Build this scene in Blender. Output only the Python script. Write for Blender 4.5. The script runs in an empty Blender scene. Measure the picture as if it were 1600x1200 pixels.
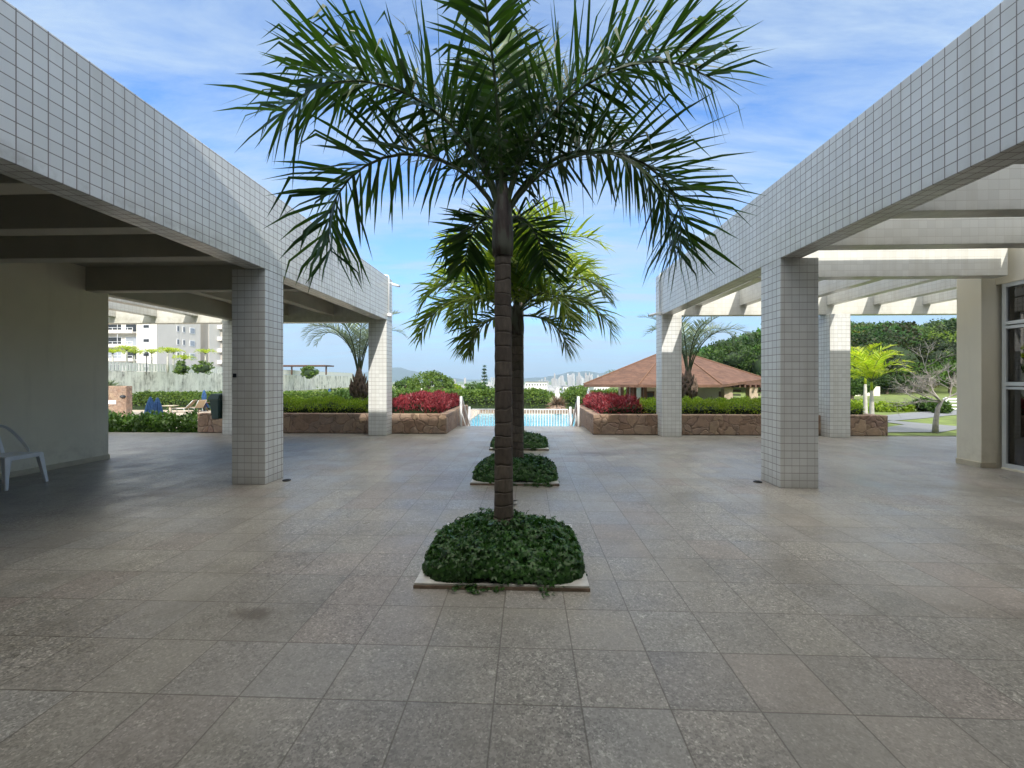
import bpy, bmesh, math, random
import numpy as np
from mathutils import Vector, Matrix
rng = np.random.default_rng(7)
random.seed(7)
R = math.radians
SC = bpy.context.scene
COL = SC.collection

# ------------------------------------------------------------------ camera, sky, sun, exposure
EYE = 1.47; F = 650.0; YAW = 2.2
cd = bpy.data.cameras.new('camera'); cam = bpy.data.objects.new('camera', cd); COL.objects.link(cam)
cd.sensor_width = 36; cd.lens = 36*F/1600; cd.shift_y = -8/1600; cd.clip_start = 0.05; cd.clip_end = 20000
cam.location = (0, 0, EYE); cam.rotation_euler = (R(90), 0, R(YAW)); SC.camera = cam

SUN_DIR = Vector((0.19, -1.0, 0.55)).normalized()        # towards the sun
SUN_EL = math.asin(SUN_DIR.z); SUN_AZ = math.atan2(SUN_DIR.x, SUN_DIR.y)
world = bpy.data.worlds.new('World'); SC.world = world; world.use_nodes = True
wt = world.node_tree; wn = wt.nodes; wl = wt.links; wn.clear()
def wnode(t, **k):
    n = wn.new(t)
    for a, b in k.items(): setattr(n, a, b)
    return n
sky = wnode('ShaderNodeTexSky', sky_type='NISHITA', sun_disc=False, sun_elevation=SUN_EL, sun_rotation=SUN_AZ,
            altitude=60, air_density=1.0, dust_density=0.6, ozone_density=2.5)
geo = wnode('ShaderNodeTexCoord'); sep = wnode('ShaderNodeSeparateXYZ')
wl.new(geo.outputs['Generated'], sep.inputs[0])
def wmath(op, a, b=None, clamp=False):
    n = wnode('ShaderNodeMath', operation=op, use_clamp=clamp)
    for i, s in enumerate((a, b)):
        if s is None: continue
        if isinstance(s, (int, float)): n.inputs[i].default_value = s
        else: wl.new(s, n.inputs[i])
    return n.outputs[0]
zz = wmath('ADD', wmath('MAXIMUM', sep.outputs[2], 0.0), 0.12)
cx = wmath('DIVIDE', sep.outputs[0], zz); cy = wmath('DIVIDE', sep.outputs[1], zz)
cmb = wnode('ShaderNodeCombineXYZ'); wl.new(cx, cmb.inputs[0]); wl.new(cy, cmb.inputs[1])
mp = wnode('ShaderNodeMapping'); mp.inputs['Rotation'].default_value = (0, 0, R(-38)); mp.inputs['Scale'].default_value = (0.45, 1.7, 1)
mp.inputs['Location'].default_value = (0.3, 1.7, 0)
wl.new(cmb.outputs[0], mp.inputs[0])
nz = wnode('ShaderNodeTexNoise'); nz.inputs['Scale'].default_value = 1.7; nz.inputs['Detail'].default_value = 7; nz.inputs['Roughness'].default_value = 0.66; nz.inputs['Distortion'].default_value = 0.5
wl.new(mp.outputs[0], nz.inputs['Vector'])
nz2 = wnode('ShaderNodeTexNoise'); nz2.inputs['Scale'].default_value = 0.55; nz2.inputs['Detail'].default_value = 3
wl.new(cmb.outputs[0], nz2.inputs['Vector'])
cr = wnode('ShaderNodeValToRGB'); cr.color_ramp.elements[0].position = 0.43; cr.color_ramp.elements[1].position = 0.60
wl.new(wmath('MULTIPLY', wmath('ADD', nz.outputs[0], wmath('MULTIPLY', nz2.outputs[0], 0.7)), 0.62), cr.inputs[0])
cf = wmath('MULTIPLY', cr.outputs[0], 0.82)
SKYTINT = (0.52, 0.80, 1.12)
tint = wnode('ShaderNodeMix', data_type='RGBA', blend_type='MULTIPLY'); tint.inputs[0].default_value = 1
wl.new(sky.outputs[0], tint.inputs[6]); tint.inputs[7].default_value = SKYTINT + (1,)
lowb = wnode('ShaderNodeMix', data_type='RGBA')     # pale blue haze low over the horizon
hz = wmath('POWER', wmath('SUBTRACT', 1.0, wmath('MINIMUM', wmath('MULTIPLY', wmath('ABSOLUTE', sep.outputs[2]), 2.2), 1.0)), 2.0)
wl.new(wmath('MULTIPLY', hz, 0.85), lowb.inputs[0]); wl.new(tint.outputs[2], lowb.inputs[6]); lowb.inputs[7].default_value = (1.55, 2.30, 3.2, 1)
mixc = wnode('ShaderNodeMix', data_type='RGBA')
wl.new(cf, mixc.inputs[0]); wl.new(lowb.outputs[2], mixc.inputs[6]); mixc.inputs[7].default_value = (2.35, 2.95, 3.65, 1)
# added fill light out of view: brightened sky overhead, weaker behind the camera
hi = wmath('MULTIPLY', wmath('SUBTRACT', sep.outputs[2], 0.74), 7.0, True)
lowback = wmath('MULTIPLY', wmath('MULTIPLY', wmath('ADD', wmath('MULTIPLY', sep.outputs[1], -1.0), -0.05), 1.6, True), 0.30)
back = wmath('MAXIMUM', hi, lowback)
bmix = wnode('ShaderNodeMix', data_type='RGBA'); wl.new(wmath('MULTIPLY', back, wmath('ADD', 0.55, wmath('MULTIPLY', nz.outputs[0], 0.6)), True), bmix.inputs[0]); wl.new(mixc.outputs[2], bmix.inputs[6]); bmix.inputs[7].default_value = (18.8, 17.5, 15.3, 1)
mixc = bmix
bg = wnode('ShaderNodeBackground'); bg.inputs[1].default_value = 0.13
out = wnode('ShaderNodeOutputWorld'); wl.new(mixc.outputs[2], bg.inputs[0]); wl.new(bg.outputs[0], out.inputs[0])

sl = bpy.data.lights.new('sun', 'SUN'); sl.energy = 2.25; sl.angle = R(0.53); sl.color = (1.0, 0.95, 0.86)
sun = bpy.data.objects.new('sun', sl); COL.objects.link(sun)
sun.rotation_euler = SUN_DIR.to_track_quat('Z', 'Y').to_euler(); sun.location = (0, -20, 20)
SC.view_settings.view_transform = 'Standard'; SC.view_settings.look = 'None'; SC.view_settings.gamma = 1
SC.view_settings.exposure = 1.0
SC.cycles.max_bounces = 8; SC.cycles.diffuse_bounces = 4; SC.cycles.glossy_bounces = 4; SC.cycles.transparent_max_bounces = 8
SC.cycles.use_denoising = True
SC.cycles.caustics_reflective = False; SC.cycles.caustics_refractive = False

# ------------------------------------------------------------------ placement helpers
CT, ST = math.cos(R(YAW)), math.sin(R(YAW))
def uv(px, Y):                       # photo column + distance -> ground position
    x = (px-800)/F*Y
    return (x*CT - Y*ST, x*ST + Y*CT)
def zof(py, Y): return EYE - (py-592)/F*Y
def ydist(py, z=0.0): return (EYE-z)*F/(py-592)

# ------------------------------------------------------------------ materials
def mat(name, col=(0.5,0.5,0.5), rough=0.6, metal=0.0, spec=0.5):
    m = bpy.data.materials.new(name); m.use_nodes = True
    b = m.node_tree.nodes['Principled BSDF']
    b.inputs['Base Color'].default_value = (*col, 1); b.inputs['Roughness'].default_value = rough
    b.inputs['Metallic'].default_value = metal; b.inputs['Specular IOR Level'].default_value = spec
    return m
class NT:
    def __init__(s, m): s.m = m; s.t = m.node_tree; s.n = s.t.nodes; s.l = s.t.links; s.b = s.n['Principled BSDF']
    def put(s, inp, v):
        if isinstance(v, bpy.types.NodeSocket): s.l.new(v, inp)
        elif v is not None:
            if inp.type == 'RGBA' and len(v) == 3: v = (*v, 1)
            inp.default_value = v
    def math(s, op, a, b=None, c=None, clamp=False):
        n = s.n.new('ShaderNodeMath'); n.operation = op; n.use_clamp = clamp
        for i, v in enumerate((a, b, c)): s.put(n.inputs[i], v)
        return n.outputs[0]
    def mix(s, f, a, b, blend='MIX'):
        n = s.n.new('ShaderNodeMix'); n.data_type = 'RGBA'; n.blend_type = blend
        s.put(n.inputs[0], f); s.put(n.inputs[6], a); s.put(n.inputs[7], b); return n.outputs[2]
    def pos(s): return s.n.new('ShaderNodeNewGeometry').outputs['Position']
    def geo(s): return s.n.new('ShaderNodeNewGeometry')
    def obj(s): return s.n.new('ShaderNodeTexCoord').outputs['Object']
    def sep(s, v):
        n = s.n.new('ShaderNodeSeparateXYZ'); s.l.new(v, n.inputs[0]); return n.outputs
    def comb(s, x, y, z=0.0):
        n = s.n.new('ShaderNodeCombineXYZ')
        for i, v in enumerate((x, y, z)): s.put(n.inputs[i], v)
        return n.outputs[0]
    def mapping(s, v, scale=(1,1,1), loc=(0,0,0), rot=(0,0,0)):
        n = s.n.new('ShaderNodeMapping'); s.l.new(v, n.inputs[0])
        n.inputs['Scale'].default_value = scale; n.inputs['Location'].default_value = loc; n.inputs['Rotation'].default_value = rot
        return n.outputs[0]
    def noise(s, v, scale, detail=4, rough=0.55, dist=0.0):
        n = s.n.new('ShaderNodeTexNoise'); s.put(n.inputs['Vector'], v); n.inputs['Scale'].default_value = scale
        n.inputs['Detail'].default_value = detail; n.inputs['Roughness'].default_value = rough; n.inputs['Distortion'].default_value = dist
        return n.outputs[0]
    def white(s, v):
        n = s.n.new('ShaderNodeTexWhiteNoise'); s.put(n.inputs['Vector'], v); return n.outputs
    def voro(s, v, scale, feature='F1'):
        n = s.n.new('ShaderNodeTexVoronoi'); n.feature = feature; s.put(n.inputs['Vector'], v); n.inputs['Scale'].default_value = scale
        return n.outputs
    def ramp(s, f, stops):
        n = s.n.new('ShaderNodeValToRGB'); s.put(n.inputs[0], f); e = n.color_ramp.elements
        while len(e) < len(stops): e.new(0.5)
        for i, (p, c) in enumerate(stops):
            e[i].position = p
            if isinstance(c, (int, float)): c = (c, c, c)
            e[i].color = (*c, 1)
        return n.outputs[0]
    def bump(s, h, strength=0.3, dist=0.01):
        n = s.n.new('ShaderNodeBump'); s.put(n.inputs['Height'], h); n.inputs['Strength'].default_value = strength; n.inputs['Distance'].default_value = dist
        s.l.new(n.outputs[0], s.b.inputs['Normal'])
    def color(s, v): s.put(s.b.inputs['Base Color'], v)
    def rough(s, v): s.put(s.b.inputs['Roughness'], v)

def simple(name, col, rough=0.6, var=0.12, scale=6.0, metal=0.0, bump=0.0, spec=0.5):
    m = mat(name, col, rough, metal, spec); t = NT(m)
    n = t.noise(t.pos(), scale, 5)
    f = t.ramp(n, [(0.3, 1-var), (0.7, 1+var*0.6)])
    t.color(t.mix(1.0, (*col, 1), f, 'MULTIPLY'))
    if bump: t.bump(n, bump, 0.01)
    return m

def leafmat(name, c1, c2, trans=0.35, rough=0.45, tcol=None, spec=0.4, tone=False):
    m = mat(name, c1, rough, spec=spec); t = NT(m); g = t.geo()
    col = t.mix(g.outputs['Random Per Island'], (*c1, 1), (*c2, 1))
    big = t.noise(g.outputs['Position'], 1.6, 3)
    col = t.mix(1.0, col, t.ramp(big, [(0.3, 0.72), (0.7, 1.25)]), 'MULTIPLY')
    if tone:
        a = t.n.new('ShaderNodeAttribute'); a.attribute_name = 'tone'
        col = t.mix(1.0, col, a.outputs['Color'], 'MULTIPLY')
    t.color(col)
    tr = t.n.new('ShaderNodeBsdfTranslucent'); mx = t.n.new('ShaderNodeMixShader'); mx.inputs[0].default_value = trans
    tc = t.mix(1.0, col, (1.35, 1.5, 0.55, 1) if tcol is None else (*tcol, 1), 'MULTIPLY')
    t.l.new(tc, tr.inputs[0]); o = t.n['Material Output']
    t.l.new(t.b.outputs[0], mx.inputs[1]); t.l.new(tr.outputs[0], mx.inputs[2]); t.l.new(mx.outputs[0], o.inputs[0])
    return m

def tile_wall(name, base, grout, pitch=0.1, gw=0.055, rough=0.22):
    m = mat(name, base, rough); t = NT(m); g = t.geo(); p = t.sep(g.outputs['Position']); n = t.sep(g.outputs['True Normal'])
    def cellf(c, off=0.0):
        q = t.math('DIVIDE', t.math('ADD', c, 50+off), pitch)
        return q
    qs = [cellf(p[0], -0.05), cellf(p[1], -0.03), cellf(p[2])]
    lines = []
    for i in range(3):
        fr = t.math('FRACT', qs[i])
        d = t.math('ABSOLUTE', t.math('SUBTRACT', fr, 0.5))
        l = t.math('GREATER_THAN', d, 0.5-gw/2*1.0)
        facing = t.math('GREATER_THAN', t.math('ABSOLUTE', n[i]), 0.6)       # no lines along the axis the face looks down
        lines.append(t.math('MULTIPLY', l, t.math('SUBTRACT', 1.0, facing)))
    fy = t.math('GREATER_THAN', t.math('ABSOLUTE', n[1]), 0.6)
    lines[0] = t.math('MULTIPLY', lines[0], t.math('SUBTRACT', 1.0, t.math('MULTIPLY', fy, 0.5)))
    lines[2] = t.math('MULTIPLY', lines[2], t.math('SUBTRACT', 1.0, t.math('MULTIPLY', fy, 0.2)))
    line = t.math('MAXIMUM', t.math('MAXIMUM', lines[0], lines[1]), lines[2])
    cell = t.comb(*[t.math('FLOOR', q) for q in qs])
    w = t.white(cell)
    big = t.noise(t.mapping(g.outputs['Position'], (0.8, 0.8, 0.5)), 1.3, 5)
    streak = t.noise(t.mapping(g.outputs['Position'], (5, 5, 0.35)), 1.0, 4)
    v = t.math('ADD', t.math('MULTIPLY', w[0], 0.10), 0.93)
    col = t.mix(1.0, (*base, 1), t.comb(v, v, v), 'MULTIPLY')
    col = t.mix(t.ramp(big, [(0.45, 0.0), (0.75, 0.22)]), col, (base[0]*0.75, base[1]*0.72, base[2]*0.66, 1))
    col = t.mix(t.ramp(streak, [(0.52, 0.0), (0.75, 0.45)]), col, (base[0]*0.72, base[1]*0.68, base[2]*0.6, 1))
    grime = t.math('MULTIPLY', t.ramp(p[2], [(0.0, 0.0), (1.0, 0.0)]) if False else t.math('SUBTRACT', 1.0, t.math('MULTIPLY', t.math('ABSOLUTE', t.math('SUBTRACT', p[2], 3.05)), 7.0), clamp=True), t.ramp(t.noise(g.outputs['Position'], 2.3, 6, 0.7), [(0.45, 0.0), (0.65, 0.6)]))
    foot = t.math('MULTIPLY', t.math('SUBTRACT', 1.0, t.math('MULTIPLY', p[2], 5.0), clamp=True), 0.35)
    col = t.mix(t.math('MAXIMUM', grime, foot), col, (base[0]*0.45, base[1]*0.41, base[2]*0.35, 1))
    gc = t.mix(t.noise(g.outputs['Position'], 3.0, 3), (*grout, 1), (grout[0]*0.6, grout[1]*0.55, grout[2]*0.5, 1))
    t.color(t.mix(line, col, gc))
    t.rough(t.math('ADD', t.math('MULTIPLY', line, 0.5), rough+0.05))
    t.bump(t.math('ADD', t.math('SUBTRACT', 1.0, line), t.math('MULTIPLY', w[0], 0.25)), 0.35, 0.003)
    return m

M = {}
M['tile'] = tile_wall('glazed_white_tile', (0.645, 0.66, 0.65), (0.26, 0.245, 0.24), gw=0.08)
M['tile_soft'] = tile_wall('cream_wall_tile', (0.60, 0.60, 0.555), (0.46, 0.44, 0.39), gw=0.04)
M['paint'] = simple('beige_paint', (0.42, 0.40, 0.33), 0.75, 0.10, 2.0, bump=0.05)
M['plaster'] = simple('cream_plaster', (0.71, 0.67, 0.545), 0.8, 0.06, 1.5, bump=0.08)
def m_plaster():
    m = mat('weathered_cream_plaster', (0.71, 0.67, 0.545), 0.8); t = NT(m); P = t.pos(); p = t.sep(P)
    c = t.mix(1.0, (0.74, 0.70, 0.575, 1), t.ramp(t.noise(P, 1.2, 6, 0.65), [(0.3, 0.93), (0.7, 1.03)]), 'MULTIPLY')
    st = t.noise(t.mapping(P, (3.5, 3.5, 0.3)), 1.2, 6, 0.65); c = t.mix(t.ramp(st, [(0.55, 0.0), (0.75, 0.22)]), c, (0.42, 0.38, 0.30, 1))
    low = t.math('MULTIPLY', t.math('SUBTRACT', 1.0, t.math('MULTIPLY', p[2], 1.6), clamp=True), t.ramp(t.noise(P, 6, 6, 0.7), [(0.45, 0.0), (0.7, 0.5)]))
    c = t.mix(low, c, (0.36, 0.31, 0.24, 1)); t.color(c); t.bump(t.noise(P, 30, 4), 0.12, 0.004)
    return m
M['plaster'] = m_plaster()
M['skirt'] = simple('cream_stone_skirting', (0.50, 0.45, 0.34), 0.5, 0.15, 7)
M['white'] = simple('white_paint', (0.75, 0.76, 0.77), 0.35, 0.05, 4)
M['plastic'] = simple('white_plastic', (0.80, 0.82, 0.85), 0.35, 0.05, 9)
M['alu'] = simple('pale_aluminium', (0.62, 0.66, 0.68), 0.3, 0.05, 5, metal=0.2)
M['dark'] = simple('dark_plastic', (0.02, 0.025, 0.03), 0.4, 0.1)
M['binplastic'] = simple('dark_green_plastic', (0.008, 0.035, 0.035), 0.35, 0.1)
M['steel'] = simple('brushed_steel', (0.45, 0.45, 0.45), 0.35, 0.1, metal=0.9)
M['soil'] = simple('soil', (0.05, 0.035, 0.02), 0.95, 0.3, 12, bump=0.5)
M['marble'] = simple('marble_edging', (0.46, 0.46, 0.44), 0.35, 0.25, 9)
M['edge'] = simple('brown_stone_edge', (0.20, 0.15, 0.11), 0.6, 0.3, 14)
M['wood'] = simple('dark_timber', (0.10, 0.045, 0.025), 0.6, 0.25, 5)
M['shrub_wood'] = simple('branch_bark', (0.20, 0.15, 0.11), 0.85, 0.3, 8)
M['pale_bark'] = simple('pale_grey_bark', (0.36, 0.33, 0.30), 0.85, 0.3, 10, bump=0.3)
M['cushion'] = simple('tan_mesh_fabric', (0.42, 0.33, 0.22), 0.8, 0.1)
M['bluecloth'] = simple('blue_umbrella_canvas', (0.03, 0.09, 0.22), 0.8, 0.3, 5)
M['whitecloth'] = simple('white_umbrella_canvas', (0.75, 0.74, 0.70), 0.8, 0.1, 5)
M['roomwall'] = simple('interior_wall', (0.12, 0.10, 0.09), 0.8, 0.1)
M['sofa'] = simple('dark_upholstery', (0.02, 0.018, 0.02), 0.8, 0.2)
M['redflower'] = simple('dark_red_petals', (0.25, 0.02, 0.02), 0.6, 0.3, 20)
M['asphalt'] = simple('grey_path', (0.20, 0.21, 0.22), 0.8, 0.12, 3)

def m_floor():
    m = mat('plaza_tile', (0.3,0.3,0.28), 0.5, spec=0.5); t = NT(m); P = t.pos(); p = t.sep(P)
    pit = 0.395
    qx = t.math('DIVIDE', t.math('ADD', p[0], 0.155+pit*200), pit); qy = t.math('DIVIDE', t.math('SUBTRACT', t.math('ADD', p[1], pit*200), 1.875), pit)
    wob = t.math('MULTIPLY', t.math('SUBTRACT', t.noise(P, 0.9, 2), 0.5), 0.012)
    dx = t.math('ABSOLUTE', t.math('SUBTRACT', t.math('FRACT', t.math('ADD', qx, wob)), 0.5)); dy = t.math('ABSOLUTE', t.math('SUBTRACT', t.math('FRACT', qy), 0.5))
    d = t.math('MAXIMUM', dx, dy)
    line = t.ramp(d, [(0.488, 0.0), (0.494, 1.0)])
    cell = t.comb(t.math('FLOOR', qx), t.math('FLOOR', qy), 0)
    w = t.white(cell); w2 = t.white(t.comb(t.math('FLOOR', qx), t.math('FLOOR', qy), 5.0))
    base = t.ramp(w[0], [(0.0, (0.204, 0.200, 0.190)), (0.3, (0.244, 0.241, 0.223)), (0.6, (0.270, 0.266, 0.242)), (0.8, (0.230, 0.206, 0.194)), (0.92, (0.238, 0.246, 0.242)), (1.0, (0.290, 0.295, 0.283))])
    base = t.mix(0.4, base, (0.262, 0.24, 0.203, 1))
    # terrazzo chips
    v = t.voro(P, 120.0); chips = t.sep(v['Color'])
    sp = t.ramp(chips[0], [(0.0, 0.48), (0.3, 0.82), (0.6, 1.03), (0.88, 1.18), (1.0, 1.8)])
    v2 = t.voro(P, 48.0); sp2 = t.ramp(t.sep(v2['Color'])[1], [(0.0, 0.72), (0.5, 1.0), (0.96, 1.08), (1.0, 1.5)])
    # worn patches of coarse texture per tile
    wear = t.ramp(t.math('ADD', t.math('MULTIPLY', w2[0], 0.13), t.noise(P, 0.8, 6, 0.65)), [(0.42, 0.3), (0.75, 1.0)])
    spm = t.mix(wear, (1,1,1,1), t.mix(1.0, sp, sp2, 'MULTIPLY'))
    col = t.mix(1.0, base, spm, 'MULTIPLY')
    blot = t.noise(P, 0.55, 6, 0.6); blot2 = t.noise(P, 3.5, 5, 0.65)
    col = t.mix(1.0, col, t.ramp(blot, [(0.32, 0.88), (0.62, 1.06)]), 'MULTIPLY')
    col = t.mix(1.0, col, t.ramp(blot2, [(0.35, 0.92), (0.65, 1.03)]), 'MULTIPLY')
    wet = t.noise(t.mapping(P, (0.5, 0.9, 1)), 0.7, 7, 0.7, 0.6)
    col = t.mix(1.0, col, t.ramp(wet, [(0.36, (0.80, 0.79, 0.76)), (0.47, (1.0, 1.0, 1.0)), (0.62, (1.04, 1.04, 1.05))]), 'MULTIPLY')
    # two old oil stains
    for (sx, sy, rx, ry, k) in ((-1.72, 2.55, 0.16, 0.08, 0.6), (1.25, 8.2, 0.75, 0.32, 0.62), (-0.75, 7.2, 0.4, 0.12, 0.35)):
        ex = t.math('DIVIDE', t.math('SUBTRACT', p[0], sx), rx); ey = t.math('DIVIDE', t.math('SUBTRACT', p[1], sy), ry)
        r = t.math('ADD', t.math('MULTIPLY', ex, ex), t.math('MULTIPLY', ey, ey))
        r = t.math('ADD', r, t.math('MULTIPLY', t.math('SUBTRACT', t.noise(P, 5, 4), 0.5), 2.2))
        col = t.mix(t.ramp(r, [(0.0, k), (1.0, 0.0)]), col, (0.075, 0.06, 0.045, 1))
    col = t.mix(t.math('MULTIPLY', line, 0.72), col, (0.08, 0.07, 0.056, 1))
    t.color(col)
    rr = t.math('ADD', t.ramp(t.noise(P, 2.2, 5, 0.6), [(0.3, 0.26), (0.7, 0.45)]), t.math('MULTIPLY', w[0], 0.1))
    t.rough(rr)
    h = t.math('ADD', t.math('SUBTRACT', 1.0, line), t.math('MULTIPLY', t.math('MULTIPLY', chips[0], wear), 0.35))
    t.bump(h, 0.3, 0.004)
    return m
M['floor'] = m_floor()

def m_stone(name='flagstone_cladding', sc=3.3, dark=0.74):
    m = mat(name, (0.3,0.2,0.15), 0.8); t = NT(m); P = t.pos()
    wp = t.n.new('ShaderNodeVectorMath'); wp.operation = 'ADD'; t.l.new(P, wp.inputs[0])
    nn = t.n.new('ShaderNodeTexNoise'); nn.inputs['Scale'].default_value = 3.0; t.l.new(P, nn.inputs['Vector'])
    sc1 = t.n.new('ShaderNodeVectorMath'); sc1.operation = 'SCALE'; t.l.new(nn.outputs['Color'], sc1.inputs[0]); sc1.inputs['Scale'].default_value = 0.34
    t.l.new(sc1.outputs[0], wp.inputs[1]); Q = wp.outputs[0]
    e = t.voro(Q, sc, 'DISTANCE_TO_EDGE')['Distance']; c = t.voro(Q, sc)['Color']
    s = t.sep(c)
    base = t.ramp(s[0], [(0.0, (0.30*dark, 0.19*dark, 0.13*dark)), (0.3, (0.40*dark, 0.27*dark, 0.19*dark)), (0.55, (0.36*dark, 0.26*dark, 0.20*dark)), (0.8, (0.46*dark, 0.33*dark, 0.22*dark)), (1.0, (0.34*dark, 0.22*dark, 0.17*dark))])
    n1 = t.noise(P, 9, 6, 0.65)
    base = t.mix(1.0, base, t.ramp(n1, [(0.3, 0.72), (0.7, 1.15)]), 'MULTIPLY')
    j = t.ramp(e, [(0.0, 1.0), (0.018, 0.6), (0.04, 0.0)])
    t.color(t.mix(t.math('MULTIPLY', j, t.ramp(t.noise(P, 4, 2), [(0.35, 0.05), (0.65, 0.85)])), base, (0.10, 0.065, 0.045, 1)))
    t.bump(t.math('ADD', t.ramp(e, [(0.0, 0.0), (0.07, 1.0)]), t.math('MULTIPLY', n1, 0.5)), 0.7, 0.03)
    return m
M['stone'] = m_stone()

def m_trunk():
    m = mat('ringed_palm_bark', (0.15,0.12,0.1), 0.85); t = NT(m); P = t.pos(); p = t.sep(P)
    zq = t.math('ADD', t.math('MULTIPLY', p[2], 8.2), t.math('MULTIPLY', t.noise(P, 2.6, 3), 1.7))
    fr = t.math('FRACT', zq)
    ring = t.ramp(fr, [(0.0, 1.0), (0.09, 0.1), (0.14, 0.0), (0.92, 0.0), (1.0, 1.0)])
    w = t.white(t.comb(0.0, 0.0, t.math('FLOOR', zq)))
    base = t.mix(w[0], (0.085, 0.068, 0.055, 1), (0.13, 0.107, 0.087, 1))
    n = t.noise(t.mapping(P, (14, 14, 5)), 2.0, 6, 0.65)
    base = t.mix(1.0, base, t.ramp(n, [(0.3, 0.65), (0.7, 1.25)]), 'MULTIPLY')
    n2 = t.noise(P, 2.5, 4)
    base = t.mix(t.ramp(n2, [(0.55, 0.0), (0.72, 0.55)]), base, (0.14, 0.125, 0.11, 1))
    t.color(t.mix(t.math('MULTIPLY', ring, 0.5), base, (0.025, 0.018, 0.015, 1)))
    t.bump(t.math('SUBTRACT', t.math('MULTIPLY', n, 0.4), ring), 0.6, 0.012)
    return m
M['trunk'] = m_trunk()
def m_shaft():
    m = mat('palm_crownshaft', (0.12,0.13,0.09), 0.5); t = NT(m); P = t.pos()
    n = t.noise(t.mapping(P, (9, 9, 1.6)), 1.5, 5, 0.6)
    t.color(t.ramp(n, [(0.36, (0.015, 0.008, 0.007)), (0.47, (0.05, 0.03, 0.024)), (0.55, (0.085, 0.085, 0.065)), (0.75, (0.12, 0.13, 0.095))]))
    return m
M['shaft'] = m_shaft()
M['bulb'] = simple('shaggy_palm_boots', (0.14, 0.10, 0.075), 0.95, 0.5, 14, bump=0.9)
M['frond_dark'] = leafmat('palm_leaflets', (0.018, 0.050, 0.013), (0.056, 0.118, 0.022), 0.27, 0.38)
M['frond_mid'] = leafmat('sunlit_palm_leaflets', (0.06, 0.12, 0.02), (0.22, 0.28, 0.035), 0.38, 0.4)  # leaf colour brightened in place of sunlight on the middle crown
M['frond_yel'] = leafmat('sunny_palm_leaflets', (0.18, 0.27, 0.03), (0.40, 0.44, 0.05), 0.42, 0.42)  # yellow-green lightened to stand for sun on the farthest crown
M['frond_gold'] = leafmat('golden_palm_leaflets', (0.26, 0.38, 0.03), (0.55, 0.56, 0.06), 0.45, 0.45)
M['frond_blue'] = leafmat('silver_palm_leaflets', (0.19, 0.25, 0.16), (0.32, 0.37, 0.24), 0.30, 0.5, tcol=(1.1, 1.2, 0.9))
M['ivy'] = leafmat('ground_cover_leaves', (0.012, 0.048, 0.012), (0.050, 0.130, 0.026), 0.2, 0.4)
M['hedge'] = leafmat('hedge_leaves', (0.05, 0.11, 0.02), (0.14, 0.21, 0.035), 0.30, 0.5)
M['hedge_dark'] = leafmat('dark_hedge_leaves', (0.035, 0.085, 0.015), (0.08, 0.15, 0.025), 0.25, 0.5)
M['mound'] = leafmat('bright_shrub_leaves', (0.14, 0.24, 0.02), (0.32, 0.40, 0.04), 0.35, 0.5)
M['red'] = leafmat('red_foliage', (0.13, 0.020, 0.028), (0.34, 0.06, 0.075), 0.30, 0.45, tcol=(1.3, 0.6, 0.6))
M['forest'] = leafmat('forest_leaves', (0.028, 0.064, 0.012), (0.066, 0.115, 0.020), 0.25, 0.6, tone=True)
M['grass'] = simple('lawn', (0.15, 0.20, 0.045), 0.95, 0.45, 2.2, bump=0.5)
M['core'] = simple('leafy_shade', (0.018, 0.038, 0.010), 0.95, 0.2, 8)  # near-black green stands for the shade inside foliage

# ------------------------------------------------------------------ object helpers
def mk(name, verts, faces, m, parent=None, smooth=False, loc=None, mats=None, midx=None):
    me = bpy.data.meshes.new(name)
    verts = np.asarray(verts, dtype=np.float32)
    if isinstance(faces, np.ndarray):
        nf, k = faces.shape
        me.vertices.add(len(verts)); me.vertices.foreach_set('co', verts.ravel())
        me.loops.add(nf*k); me.loops.foreach_set('vertex_index', faces.astype(np.int32).ravel())
        me.polygons.add(nf); me.polygons.foreach_set('loop_start', np.arange(0, nf*k, k, dtype=np.int32)); me.polygons.foreach_set('loop_total', np.full(nf, k, dtype=np.int32))
    else: me.from_pydata([tuple(map(float, v)) for v in verts], [], [tuple(int(i) for i in f) for f in faces])
    me.update(calc_edges=True); me.validate()
    for mm in (mats or [m]): me.materials.append(mm)
    if midx is not None: me.polygons.foreach_set('material_index', np.asarray(midx, dtype=np.int32))
    if smooth: me.polygons.foreach_set('use_smooth', np.ones(len(me.polygons), dtype=bool))
    o = bpy.data.objects.new(name, me); COL.objects.link(o)
    if parent: o.parent = parent
    if loc is not None: o.location = loc
    return o
def tag(o, label=None, cat=None, group=None, kind=None):
    if label: o['label'] = label
    if cat: o['category'] = cat
    if group: o['group'] = group
    if kind: o['kind'] = kind
    return o
def empty(name, loc, label, cat, group=None, rz=0.0):
    o = bpy.data.objects.new(name, None); COL.objects.link(o); o.location = loc; o.rotation_euler = (0, 0, rz)
    o.empty_display_size = 0.2
    return tag(o, label, cat, group)
def dup(root, loc, rz=0.0, label=None, scale=None):
    r = root.copy(); COL.objects.link(r); r.location = loc; r.rotation_euler = (0, 0, rz)
    if label: r['label'] = label
    if scale: r.scale = (scale,)*3
    for ch in list(root.children):
        c = ch.copy(); COL.objects.link(c); c.parent = r
        for g in ch.children:
            d = g.copy(); COL.objects.link(d); d.parent = c
    return r
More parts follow.
